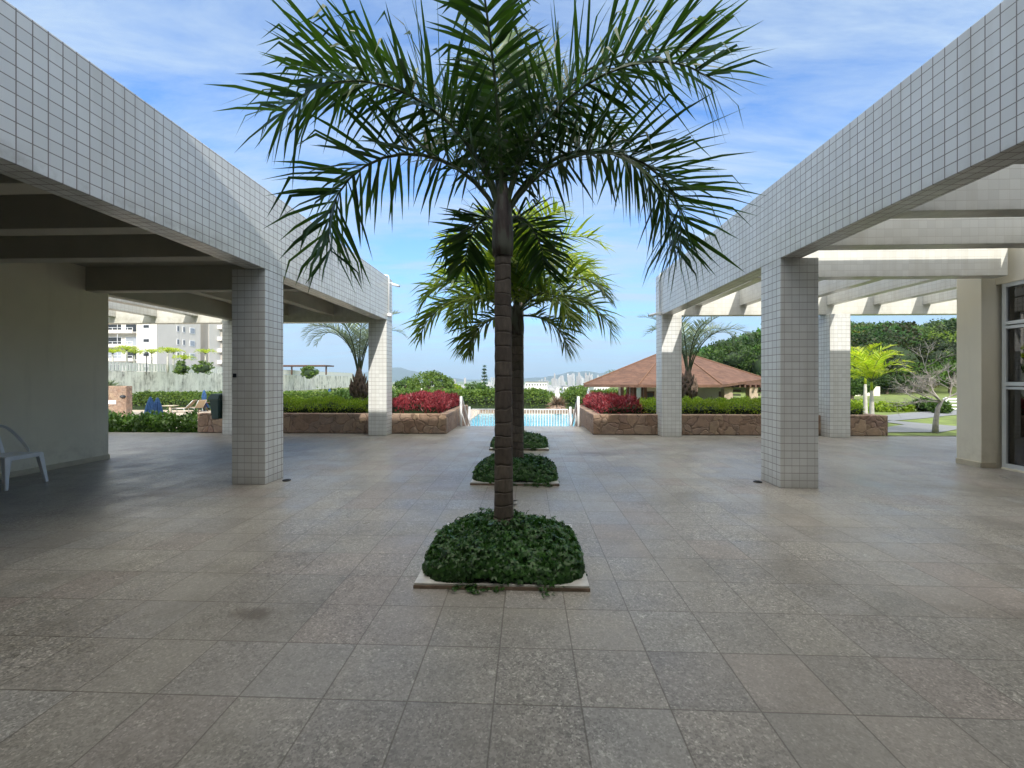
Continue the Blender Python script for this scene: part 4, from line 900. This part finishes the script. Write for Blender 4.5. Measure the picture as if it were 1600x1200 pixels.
# trees one can tell apart beyond the pool
def tree(name, lab, px, Yd, topy, wpx, basez, m, clumps=60, per=60, leaf=0.22, group=None, crownf=0.72, trunk_r=0.14, tonev=None, core=0.6):
    u, v = uv(px, Yd); e = empty(name, (u, v, basez), lab, 'tree', group); H = zof(topy, Yd)-basez; r = wpx/2/F*Yd; ch = H*crownf
    b = B(); b.tube([(0,0,-0.3), (0.05,0,H*0.25), (-0.04,0.05,H*0.5), (0.0,0,H*0.75)], [trunk_r, trunk_r*0.8, trunk_r*0.6, trunk_r*0.25], 8)
    for k in range(6):
        a = k*1.05+0.3; z = H*(0.35+0.06*k); b.tube([(0,0,z), (r*0.4*math.cos(a), r*0.4*math.sin(a), z+H*0.14), (r*0.7*math.cos(a), r*0.7*math.sin(a), z+H*0.22)], [trunk_r*0.5, trunk_r*0.3, trunk_r*0.12], 6)
    b.build('trunk', M['shrub_wood'], e, True)
    Pp, Nn = crown_pts((0, 0, H-ch*0.52), (r, r, ch*0.5), clumps, per, 0.24)
    tc = None
    if m == M['forest']: tc = np.tile(np.array([*(tonev or (1,1,1)), 1.0]), (len(Pp), 1))
    leafy('crown', Pp, Nn, leaf, leaf*0.7, m, e, tc)
    return e
tree('tree', 'broad bright green tree beyond the crimson shrubs', 672, 46, 583, 66, -1.4, M['hedge'], 90, 90, 0.20, crownf=0.85)
tree('tree', 'small dark bushy tree between the far left pillar and the bright tree', 634, 60, 592, 34, -2.0, M['hedge_dark'], 50, 60, 0.25, crownf=0.9)
tree('tree', 'light green tree left of the nearest palm trunk', 705, 50, 600, 36, -2.0, M['mound'], 50, 60, 0.25, crownf=0.9)
tree('tree', 'olive-green tree half hidden by the palm trunks', 745, 55, 600, 44, -2.5, M['hedge_dark'], 50, 70, 0.26, crownf=0.9)
tree('tree', 'low spreading tree right of the palm trunks', 835, 70, 608, 60, -5, M['hedge'], 60, 60, 0.3, crownf=0.9)
tree('tree', 'grey-green tree beside the left eave of the pavilion', 905, 60, 603, 40, -3.5, M['hedge'], 50, 60, 0.28, crownf=0.9)
# slender conifer on the skyline
u, v = uv(757, 260); e = empty('conifer', (u, v, -25), 'slender pine standing alone on the city skyline', 'tree'); H = zof(572, 260)+25
B().tube([(0,0,0),(0,0,H)], [0.5, 0.08], 8).build('trunk', M['shrub_wood'], e)
n = 1500; zz_ = rng.uniform(0.2, 1, n); r = (1.0-zz_)*4.2+0.6; lay = np.round(zz_*16)/16*H; a = rng.uniform(0, 6.28, n); rr_ = r*rng.random(n)**0.5
Pp = np.stack([rr_*np.cos(a), rr_*np.sin(a), lay+rng.normal(0, 0.25, n)], 1); vq, fq = leaves(Pp, rnd_dir(n)*np.array([1,1,0.3]), np.tile([0,0,1.0], (n, 1)), 1.3, 0.7); mk('crown', vq, fq, M['hedge_dark'], e)

# ------------------------------------------------------------------ right: pavilion, lawn palms, bare tree, forest
mr = mat('clay_roof_tile', (0.25,0.1,0.06), 0.8); t = NT(mr); P = t.pos(); p = t.sep(P)
cf_ = t.math('FRACT', t.math('MULTIPLY', p[2], 9.0)); w = t.white(t.comb(t.math('FLOOR', t.math('MULTIPLY', p[0], 4.0)), t.math('FLOOR', t.math('MULTIPLY', p[1], 4.0)), t.math('FLOOR', t.math('MULTIPLY', p[2], 9.0))))
c = t.mix(w[0], (0.105, 0.050, 0.030, 1), (0.155, 0.080, 0.050, 1)); c = t.mix(1.0, c, t.ramp(t.noise(P, 1.3, 5, 0.6), [(0.3, 0.75), (0.7, 1.15)]), 'MULTIPLY')
c = t.mix(1.0, c, t.ramp(cf_, [(0.0, 0.5), (0.2, 0.95), (1.0, 1.08)]), 'MULTIPLY'); t.color(c); t.bump(t.math('ADD', cf_, w[0]), 0.5, 0.04)
Yp = 26.0; pv = empty('garden_pavilion', (*uv(1060, Yp+4), -1.3), 'low garden pavilion with a wide hipped clay-tile roof beyond the right planter', 'pavilion')
L0 = pv.location
def pz(y, Y): return zof(y, Y)-L0.z
def pl(px, Y): u, v = uv(px, Y); return (u-L0.x, v-L0.y)
eave = pz(600.5, Yp); apex = pz(548, 30.5)
# octagonal-ish hip roof: eave ring, short ridge
E = [(*pl(912, Yp), eave), (*pl(998, Yp-1.6), eave), (*pl(1128, Yp-1.6), eave), (*pl(1196, Yp+2.5), eave+0.35), (*pl(1185, Yp+9), eave+0.35), (*pl(1060, Yp+12), eave), (*pl(925, Yp+7), eave)]
A = [(*pl(1040, 30.5), apex), (*pl(1060, 30.5), apex)]
vs = E+[(x, y, z-0.16) for x, y, z in E]+A; fs = []; n = len(E); ia = 2*n; ib = 2*n+1
tops = [ia, ib, ib, ib, ib, ia, ia]
for k in range(n):
    k2 = (k+1) % n; a_, b_ = tops[k], tops[k2]
    if k == 0: fs.append((k, k2, ia))
    elif k == 1: fs.append((1, 2, ib, ia))
    elif k in (2, 3): fs.append((k, k2, ib))
    elif k == 4: fs.append((4, 5, ia, ib))
    else: fs.append((k, k2, ia))
    fs.append((k, n+k, n+k2, k2))
fs.append(tuple(range(n, 2*n)))
mk('roof', vs, fs, mr, pv)
rid = B()
for k in range(n):
    top_ = A[0] if k in (0, 1, 5, 6) else A[1]; rid.tube([tuple(Vector(E[k])+Vector((0,0,0.03))), tuple(Vector(top_)+Vector((0,0,0.02)))], 0.045, 6)
rid.build('ridge_tiles', simple('clay_ridge_tile', (0.17, 0.09, 0.055), 0.8, 0.2, 6), pv, True)
for px in (972, 981, 987, 992, 1004, 1008):
    x, y = pl(px, Yp+1.0+(px % 3)*0.9); B().box(x-0.09, x+0.09, y-0.09, y+0.09, 0, eave-0.16).build('post', M['wood'], pv)
x0, y0 = pl(1002, Yp+3); x1, _ = pl(1140, Yp+3)
B().box(x0, x1, y0, y0+4.5, 0, eave-0.17).build('wall', M['plaster'], pv)
for (a_, b_) in ((1009, 1022), (1080, 1086), (1121, 1124)):
    xa, _ = pl(a_, Yp+3); xb, _ = pl(b_, Yp+3); wo = B().box(xa, xb, y0-0.05, y0-0.004, 0.6, 1.9).build('window', M['wood'], pv); B().box(xa+0.08, xb-0.08, y0-0.065, y0-0.052, 0.7, 1.8).build('pane', M['dark'], wo)
for px in (1137, 1176):
    x, y = pl(px, Yp+1.2); B().box(x-0.33, x+0.22, y-0.25, y+0.25, 0, eave-0.05).build('brick_pier', simple('sandy_pier_stone', (0.42, 0.33, 0.24), 0.8, 0.25, 5), pv, bevel=0.01)
for px in (1148, 1190):
    x, y = pl(px, Yp+2.2)
    for k in range(8): B().box(x-0.16, x+0.3, y-0.2, y+0.2, k*0.27, k*0.27+0.13).build('pier_course', M['wood'] if k % 2 else M['plaster'], pv)
x0, y0 = pl(1128, Yp+0.6); x1, _ = pl(1192, Yp+0.6); pb = B(); pb.box(x0, x1, y0, y0+0.14, eave-0.04, eave+0.14); 
for k in range(9): xx = x0+(x1-x0)*k/8; pb.box(xx-0.05, xx+0.05, y0-0.3, y0+2.2, eave-0.2, eave-0.042)
pb.build('side_pergola', M['wood'], pv)
palm(968, 40, -1.3, 2.6, 0.14, 0.1, 'small palm crown showing above the left slope of the pavilion roof', [(a, 55, -40, 1.7) for a in range(0, 360, 45)], 'hedge', 0.5, 20, None, 0.4)

gold = 'golden palms on the lawn'
def gold_palm(px, Yd, topz, lab, az0, mname='frond_gold', L=1.35, nfr=10, r=0.075, baseY=-0.17):
    u, v = uv(px, Yd); e = empty('lawn_palm', (u, v, baseY), lab, 'palm tree', gold)
    H = topz-baseY; b = B(); b.tube([(0,0,0), (0,0,0.2), (0,0,H*0.6), (0,0,H)], [r*1.25, r*1.1, r*0.9, r*0.6], 14); b.build('trunk', M['white_bark'], e, True)
    b = B(); b.tube([(0,0,H), (0,0,H+0.25), (0,0,H+0.4)], [r*0.62, r*0.5, r*0.3], 12); b.build('crownshaft', M['frond_gold'], e, True)
    for k in range(nfr):
        az = az0+k*360/nfr; a0 = (82, 62, 46)[k % 3]
        frond_mesh((u, v, topz+0.3), az, a0, a0-78, L*(0.95, 0.9, 0.8)[k % 3], 0.36, 40, M[mname], e, 0.12, 0.030, 0.014, 1.6, plume=0.5, droopk=0.35)
M['white_bark'] = simple('pale_smooth_trunk', (0.48, 0.46, 0.40), 0.7, 0.15, 6)
gold_palm(1362, 14.9, 1.05, 'golden-green lawn palm with a white trunk, right of the pair', 20, L=1.55, nfr=13)
gold_palm(1352, 17.5, 1.25, 'golden-green lawn palm with a white trunk, left of the pair', 75, L=1.9, nfr=12)
gold_palm(1312, 15.8, 0.95, 'pale lawn palm partly hidden by the far right pillar', 40, L=1.2, nfr=8)

# bare spreading tree
u, v = uv(1461, 12.6); e = empty('bare_tree', (u, v, -0.17), 'leafless grey tree with spreading twigs on the lawn by the path', 'tree')
tb = B(); tw = B(); random.seed(11)
tb.tube([(0,0,-0.05), (0.02,0,0.35), (0.10,0.02,0.75), (0.20,0.02,0.95)], [0.085, 0.065, 0.055, 0.045], 9)
def grow(p, d, L, r, depth):
    pts = [p]; q_ = p.copy(); dd = d.copy()
    for k in range(4): dd = (dd+Vector((random.gauss(0,.13), random.gauss(0,.13), random.gauss(0.02,.10)))).normalized(); q_ = q_+dd*L/4; pts.append(q_.copy())
    (tb if depth < 2 else tw).tube([tuple(a) for a in pts], [r*(1-0.12*k) for k in range(5)], 5 if depth > 1 else 7, False)
    if depth >= 5: return
    for k in range(3 if depth < 3 else 4):
        i = random.choice((2, 3, 4)); nd = (dd+Vector((random.gauss(0,.7), random.gauss(0,.7), random.gauss(0.02,.30)))).normalized()
        grow(pts[i], nd, L*random.uniform(.55,.85), max(r*0.6, 0.0035), depth+1)
for d in ((-1, 0.1, 0.22), (-0.7, -0.4, 0.5), (-0.1, 0.2, 0.8), (0.6, 0.1, 0.6), (-0.9, 0.4, 0.38), (-0.4, 0.1, 0.7)):
    grow(Vector((0.20, 0.02, 0.93)), Vector(d).normalized(), random.uniform(0.55, 0.75), 0.026, 1)
tb.build('trunk', M['pale_bark'], e, True); tw.build('twigs', M['pale_bark'], e, True)

# low shrubs on the lawn
for k, (px, py, w, top, lab) in enumerate(((1342, 644, 26, 628, 'yellow-green shrub between the lawn palms'), (1378, 643, 30, 631, 'yellow-green clump right of the white palm trunks'), (1398, 643, 24, 632, 'second low clump along the lawn path'), (1416, 643, 14, 634, 'smallest low clump along the lawn path'), (1446, 643, 30, 624, 'darker round shrub left of the bare tree trunk'), (1470, 646, 20, 630, 'shrub right behind the bare tree trunk'))):
    Yd = ydist(py, -0.17); bush('lawn_shrub', lab, px, Yd, top, py+2, w, M['mound'] if k not in (4, 5) else M['hedge_dark'], 30, 50, 0.14, 'shrubs on the lawn', 'shrub')
# white rail fence on lawn
u, v = uv(1474, 21); e = empty('lawn_fence', (u, v, -0.17), 'white wooden rail fence at the lawn edge', 'fence')
for z in (0.1, 0.28, 0.46, 0.60): B().box(0, 3.0, 0, 0.04, z, z+0.07).build('rail', M['white'], e)
for x in (0.05, 1.4, 2.8): B().box(x, x+0.1, -0.045, -0.005, 0, 0.72).build('post', M['white'], e)
# bright wall glimpsed behind the lawn
u, v = uv(1318, 40); pw = B().box(u, u+3.4, v, v+0.3, -1.0, zof(604, 40)).build('garden_wall', M['plaster']); tag(pw, 'bright white garden wall glimpsed beneath the forest edge', 'wall')

# wooded hill
V = []; Fq = []; T = []; off = 0; cnt = 0
r2 = np.random.default_rng(3)
cand = []
for _ in range(9000):
    Yd = 46+r2.random()**0.8*80; px = 1060+r2.random()*560; x, y = uv(px, Yd)
    rad = r2.uniform(1.7, 3.4)*(1+Yd/300)
    if Yd < 50 and px < 1180: continue
    if all((x-a)**2+(y-b)**2 > (0.82*(rad+c_)/1.7)**2 for a, b, c_ in cand): cand.append((x, y, rad))
    if len(cand) > 640: break
SKX = [1040,1060,1090,1120,1187,1240,1310,1360,1400,1440,1470,1495,1620]; SKY_ = [572,562,550,539,517,510,502,507,505,511,503,498,492]
cores = []; coref = []; oc = 0
for (x, y, rad) in cand:
    z = float(terrain(x, y)); h = rad*r2.uniform(0.75, 1.15); zc = z+h*0.9+r2.uniform(0.4, 3.0)
    cx_ = x*CT+y*ST; cy_ = -x*ST+y*CT; pxx = 800+F*cx_/cy_; cap = EYE+(592-np.interp(pxx, SKX, SKY_)-r2.uniform(0, 6))/F*cy_
    zc = min(zc, cap-h)
    dist = math.hypot(x, y); per = 26; cl_ = 40
    Pp, Nn = crown_pts((x, y, zc), (rad, rad, h), cl_, per, 0.26, 0.7)
    n = len(Pp); D = norm(rnd_dir(n)+0.5*Nn); Lf = rad*0.105
    v, f = leaves(Pp, D, norm(Nn+0.5*rnd_dir(n)), Lf*(0.7+0.7*rng.random(n)), Lf*0.75)
    V.append(v); Fq.append(f+off); off += len(v)
    hue = r2.random(); tn = np.array([0.7+0.9*hue*r2.random(), 0.72+0.55*r2.random(), 0.7+0.5*r2.random(), 1.0]); tn[:3] *= r2.choice([0.42, 0.6, 0.85, 1.25, 1.9])
    T.append(np.tile(tn, (len(v), 1)))
    vc, fc = ico(rad*0.5, rad*0.5, h*0.5, (x, y, zc-0.1*h), 2); cores.append(np.array(vc)); coref.append(np.array(fc)+oc); oc += len(vc)
fo = empty('forest', (60, 90, 0), 'dense green wood covering the hillside behind the lawn on the right', 'forest'); fo['kind'] = 'stuff'
lo = np.array(fo.location); o = mk('tree_crowns', np.concatenate(V)-lo, np.concatenate(Fq), M['forest'], fo); o['kind'] = 'stuff'
at = o.data.color_attributes.new('tone', 'FLOAT_COLOR', 'POINT'); at.data.foreach_set('color', np.concatenate(T).astype(np.float32).ravel())
oc_ = mk('shade_cores', np.concatenate(cores)-lo, np.concatenate(coref), M['core'], fo, True); oc_['kind'] = 'stuff'  # dark blobs inside the crowns so the gaps look shaded
fg = 'trees at the foot of the wooded hill'
for (px, Yd, ty, w, lab, tn, lf) in ((1330, 33, 590, 46, 'small leafy tree behind the left lawn palm trunks', (1.0,1.1,.8), .16), (1385, 44, 588, 60, 'dark dense tree right of the golden palm crown', (.7,.75,.7), .2), (1425, 46, 570, 74, 'bright broad tree behind the bare twigs', (1.5,1.6,1.0), .22), (1484, 45, 556, 60, 'tall bright green tree at the right edge of the lawn view', (1.6,1.8,1.0), .22), (1300, 46, 572, 56, 'dark tree directly right of the near right pillar', (.8,.85,.7), .2)):
    u, v = uv(px, Yd); tree('tree', lab, px, Yd, ty, w, float(terrain(u, v)), M['forest'], 80, 80, lf, fg, 0.72, 0.16, tn)

# ------------------------------------------------------------------ left: apartment building and palms on the upper terrace
mb = simple('apartment_render', (0.66, 0.62, 0.55), 0.85, 0.05, 0.3); mg2 = simple('apartment_render_shaded', (0.47, 0.44, 0.39), 0.85, 0.05, 0.3); mpane = simple('blind_window', (0.35, 0.38, 0.42), 0.3, 0.3, 0.8)  # second render is the first one darkened to imitate shade
ZB = 2.35; Y1 = 99.0; Y2 = 113.0
x245, y245 = uv(245, Y1); x212, _ = uv(212, Y1); x140, _ = uv(120, Y1); 
ap = empty('apartment_building', (x245, y245, ZB), 'cream apartment building with balconies above the concrete wall', 'building')
def lx(px, Y=Y1): return uv(px, Y)[0]-x245
depthC = 13.2
B().box(lx(212), 0, 0, depthC, 0, 34).build('wall', mb, ap)
B().box(lx(120), lx(212), 1.6, depthC, 0, 34).build('wall', mb, ap)
# recessed stair and second block
x322 = uv(322, 117)[0]-x245; x330 = uv(331, 117)[0]-x245; y117 = uv(322, 117)[1]-y245
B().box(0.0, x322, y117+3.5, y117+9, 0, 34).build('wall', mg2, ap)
B().box(-30, x322, y117+9, y117+16, 0, 34).build('wall', mb, ap); B().box(x322, x330, y117-1, y117+16, 0, 34).build('wall', mb, ap)
FLH = 3.35
for k in range(9):
    z = 0.2+k*FLH
    # balconies on the left front
    if k > 0:
        o = B().box(lx(118), lx(208), -0.4, 1.6, z-0.25, z+0.0).build('balcony', mb, ap)
        B().box(lx(118), lx(208), -0.4, -0.3, z, z+0.55).build('parapet', mb, o)
        rb = B(); rb.box(lx(118), lx(208), -0.4, -0.32, z+1.05, z+1.12)
        for q_ in range(12): xx = lx(118)+(lx(208)-lx(118))*q_/11; rb.box(xx-0.04, xx+0.04, -0.4, -0.32, z+0.55, z+(2.9 if q_ % 4 == 0 else 1.05))
        rb.build('balcony_rail', M['white'], o)
    for (a_, b_) in ((122, 150), (155, 178), (184, 205)):
        o = B().box(lx(a_), lx(b_), 1.52, 1.595, z+0.15, z+2.4).build('window', M['white'], ap); B().box(lx(a_)+0.15, lx(b_)-0.15, 1.49, 1.515, z+0.3, z+2.25).build('pane', M['dark'] if (k+a_) % 3 else mpane, o)
    o = B().box(lx(223), lx(234), -0.10, -0.005, z+0.9, z+2.5).build('window', M['white'], ap); B().box(lx(223)+0.15, lx(234)-0.15, -0.13, -0.105, z+1.0, z+1.7).build('pane', M['dark'], o); 
    for (ya, yb, ww) in ((5.6, 6.2, 0), (7.4, 8.0, 0), (9.6, 11.2, 1)):
        o = B().box(0.005, 0.10, ya, yb, z+0.8, z+2.3).build('window', M['white'], ap); B().box(0.102, 0.12, ya+0.12, yb-0.12, z+0.95, z+2.15).build('pane', mpane if ww else M['dark'], o)
    o = B().box(0.6, x322-0.3, y117+2.2, y117+3.5, z-0.2, z+0.0).build('balcony', mb, ap); B().box(0.6, x322-0.3, y117+2.2, y117+2.26, z, z+0.95).build('parapet', M['white'], o)
    for (ya, yb) in ((4.0, 6.0), ):
        o = B().box(x330+0.005, x330+0.10, y117+ya, y117+yb, z+0.8, z+2.4).build('window', M['white'], ap); B().box(x330+0.102, x330+0.12, y117+ya+0.15, y117+yb-0.15, z+0.95, z+2.25).build('pane', mpane if k % 2 else M['dark'], o)
gpn = 'palms on the upper terrace'
for k, (px, top, lab) in enumerate(((176, 546, 'leftmost yellow palm in front of the apartment balconies'), (198, 541, 'large yellow palm in front of the balconies'), (210, 547, 'yellow palm beside the white apartment corner'), (237, 546, 'pale palm right of the terrace lamp post'), (262, 544, 'orange-tinged palm in front of the grey apartment side'), (271, 545, 'yellow palm close to the orange-tinged one'), (321, 546, 'lone palm in front of the stair balconies'), (288, 556, 'low wispy palm left of the lone one'))):
    Yd = 56+(k*37 % 7); u, v = uv(px, Yd); tz = zof(top+8, Yd)
    b_ = empty('terrace_palm', (u, v, ZB), lab, 'palm tree', gpn)
    B().tube([(0,0,0),(0,0,tz-ZB)], [0.14, 0.09], 8).build('trunk', M['white_bark'], b_, True)
    for q_ in range(9): frond_mesh((u, v, tz), q_*40+k*13, 62+18*(q_ % 2), -55, 1.7, 0.6, 16, M['frond_gold'], b_, 0.1, 0.07, 0.02, 1.2, plume=0.6, droopk=0.8, seg=3)
for (px, w, lab) in ((283, 20, 'low shrub on the upper terrace left of the lone palm'), (317, 26, 'wide low shrub at the foot of the lone terrace palm')):
    bush('terrace_shrub', lab, px, 54, 566, 584, w, M['hedge'], 20, 40, 0.22, 'shrubs on the upper terrace')
u, v = uv(229, 52); e = empty('terrace_lamp', (u, v, ZB), 'dark lamp post on the upper terrace', 'lamp post'); B().tube([(0,0,0),(0,0,2.0)], 0.05, 8).build('post', M['dark'], e); B().lathe((0,0,2.0), [(0.04,0),(0.2,0.15),(0.2,0.35),(0.05,0.5)], 12).build('lantern', M['dark'], e)

# ------------------------------------------------------------------ city and mountains
mcity = simple('city_render', (0.62, 0.60, 0.57), 0.9, 0.08, 0.01)
t = NT(mcity); p = t.sep(t.pos()); a_ = t.math('FRACT', t.math('DIVIDE', p[2], 3.1)); b__ = t.math('FRACT', t.math('DIVIDE', t.math('ADD', p[0], p[1]), 3.6))
wm = t.math('MULTIPLY', t.math('GREATER_THAN', a_, 0.55), t.math('GREATER_THAN', b__, 0.5)); oi = t.n.new('ShaderNodeObjectInfo')
c = t.mix(oi.outputs['Random'], (0.56, 0.56, 0.55, 1), (0.36, 0.33, 0.31, 1)); t.color(t.mix(wm, c, (0.22, 0.24, 0.27, 1)))
r3 = np.random.default_rng(21)
def tower(px, Yd, topy, wpx, base=-31.4):
    u, v = uv(px, Yd); w = wpx/F*Yd; H = zof(topy, Yd)-base; d_ = w*r3.uniform(0.6, 1.0)
    b = B(); b.box(-w/2, w/2, 0, d_, 0, H*0.94); b.box(-w*0.3, w*0.3, d_*0.2, d_*0.8, H*0.94, H); b.box(-w*0.12, w*0.05, d_*0.3, d_*0.6, H, H*1.03)
    for s_ in (-0.5, 0.18): b.box(w*s_, w*(s_+0.3), -w*0.10, -0.02, 0, H*0.92)
    o = b.build('city_tower', mcity); o.location = (u, v, base)
    tag(o, 'pale high-rise tower on the hazy city skyline', 'tower', 'high-rise towers on the city skyline'); return o
for _ in range(120):
    px = r3.choice([r3.uniform(856, 912), r3.uniform(905, 960), r3.uniform(735, 860), r3.uniform(600, 735)], p=[0.30, 0.30, 0.20, 0.20]); Yd = r3.uniform(1500, 2300)
    base_h = 588 if 856 < px < 960 else 595
    tower(px, Yd, base_h+r3.uniform(-6, 9) if px > 700 else base_h+r3.uniform(-2, 5), r3.uniform(1.8, 4.2))
cb = B()
for _ in range(1500):
    Yd = r3.uniform(420, 1700); px = r3.uniform(560, 1000); u, v = uv(px, Yd); w = r3.uniform(8, 22); d_ = r3.uniform(8, 18); H = r3.uniform(4, 11); cb.box(u-w/2, u+w/2, v, v+d_, -31.5, -31.4+H)
o = cb.build('low_city_blocks', mcity); tag(o, 'mass of low pale houses filling the plain before the skyline', 'city'); o['kind'] = 'stuff'
for (px, Yd, topy, w, lab) in ((838, 420, 597, 34, 'wide white industrial block right of the palm trunks'), (900, 520, 604, 40, 'long low white-roofed hall before the city'), (945, 400, 604, 34, 'long grey-roofed shed left of the pavilion roof')):
    u, v = uv(px, Yd); W = w/F*Yd; H = zof(topy, Yd)+31
    e = empty('warehouse', (u, v, -31), lab, 'warehouse'); B().box(-W/2, W/2, 0, 30, 0, H).build('wall', M['whitecloth'], e); B().box(-W/2-1, W/2+1, -1, 31, H, H+0.6).build('roof', M['asphalt'], e)
    for k in range(8): x = -W/2+W*(k+0.3)/8; B().box(x, x+W/20, -0.2, -0.02, H-3.6, H-1.8).build('window', M['dark'], e)
# scattered trees on the slope and plain as one mass
n = 650; Pq = []; Nq = []; tn = []
for _ in range(n):
    Yd = 62+r3.random()**2.2*900; px = r3.uniform(330, 1100); x, y = uv(px, Yd); 
    if x > 30 and Yd < 170: continue
    if x < -40 and Yd < 160: continue
    rad = r3.uniform(2.0, 4.0)*(1+Yd/500); z = float(terrain(x, y)); top = EYE-(r3.uniform(11, 24)+8*(px>790))/F*Yd
    if z+rad*1.7 > top: z = top-rad*1.7
    Pp, Nn = crown_pts((x, y, z+rad*0.7), (rad, rad, rad*0.9), 12, 18, 0.36); Pq.append(Pp); Nq.append(Nn)
    tc = np.array([r3.uniform(0.8, 1.5), r3.uniform(0.8, 1.4), r3.uniform(0.7, 1.3), 1]); tn.append(np.tile(tc, (len(Pp), 1)))
Pq = np.concatenate(Pq); Nq = np.concatenate(Nq); tn = np.concatenate(tn)
Dq = norm(rnd_dir(len(Pq))+0.5*Nq); sz = 0.5*(1+np.hypot(Pq[:, 0], Pq[:, 1])/350)
v, f = leaves(Pq, Dq, norm(Nq+0.4*rnd_dir(len(Pq))), sz, sz*0.8)
o = mk('valley_trees', v, f, M['forest']); tag(o, 'mass of trees covering the slope down to the city', 'trees'); o['kind'] = 'stuff'
at = o.data.color_attributes.new('tone', 'FLOAT_COLOR', 'POINT'); at.data.foreach_set('color', np.repeat(tn, 4, 0).astype(np.float32).ravel())
mm_ = simple('mountain_forest', (0.05, 0.075, 0.04), 0.95, 0.3, 0.004)
def ridge(name, prof, Yd, depth):
    vs = []; fs = []; N = 160; xs = np.linspace(prof[0][0], prof[-1][0], N); ys = np.interp(xs, [p_[0] for p_ in prof], [p_[1] for p_ in prof]); ys = ys+0.5*np.sin(xs*0.21)+0.35*np.sin(xs*0.53+1)
    for x, y in zip(xs, ys):
        for (dy, k) in ((0, 0), (depth*0.25, 0.35), (depth*0.6, 0.8), (depth, 1.0), (depth*1.8, 0.3)):
            u, v = uv(x, Yd+dy); zt = zof(y, Yd+depth); vs.append((u, v, -60+(zt+60)*k*(1+(0.06*math.sin(x*0.37+dy) if k < 1 else 0))))
    for i in range(N-1):
        for j in range(4): fs.append((i*5+j, (i+1)*5+j, (i+1)*5+j+1, i*5+j+1))
    tag(mk(name, vs, fs, mm_, None, True), kind='structure')
ridge('mountains', [(380, 596), (520, 590), (585, 579), (612, 575), (625, 574), (650, 581), (690, 589), (740, 594), (800, 593), (860, 588), (890, 581), (915, 580), (950, 584), (1010, 575), (1100, 580), (1300, 585), (1500, 592)], 5200, 700)
hzb = B().box(-5200, 5200, -40, 6700, -75, 340).build('haze', None); hzb['kind'] = 'stuff'; tag(hzb, 'pale blue haze over the distant city', 'haze')
hm = bpy.data.materials.new('haze_air'); hm.use_nodes = True; hn = hm.node_tree.nodes; hn.clear(); ho = hn.new('ShaderNodeOutputMaterial'); hv = hn.new('ShaderNodeVolumePrincipled')
hv.inputs['Color'].default_value = (0.62, 0.82, 1.0, 1); hv.inputs['Density'].default_value = 0.00017; hv.inputs['Anisotropy'].default_value = 0.2
hm.node_tree.links.new(hv.outputs[0], ho.inputs['Volume']); hzb.data.materials.clear(); hzb.data.materials.append(hm)
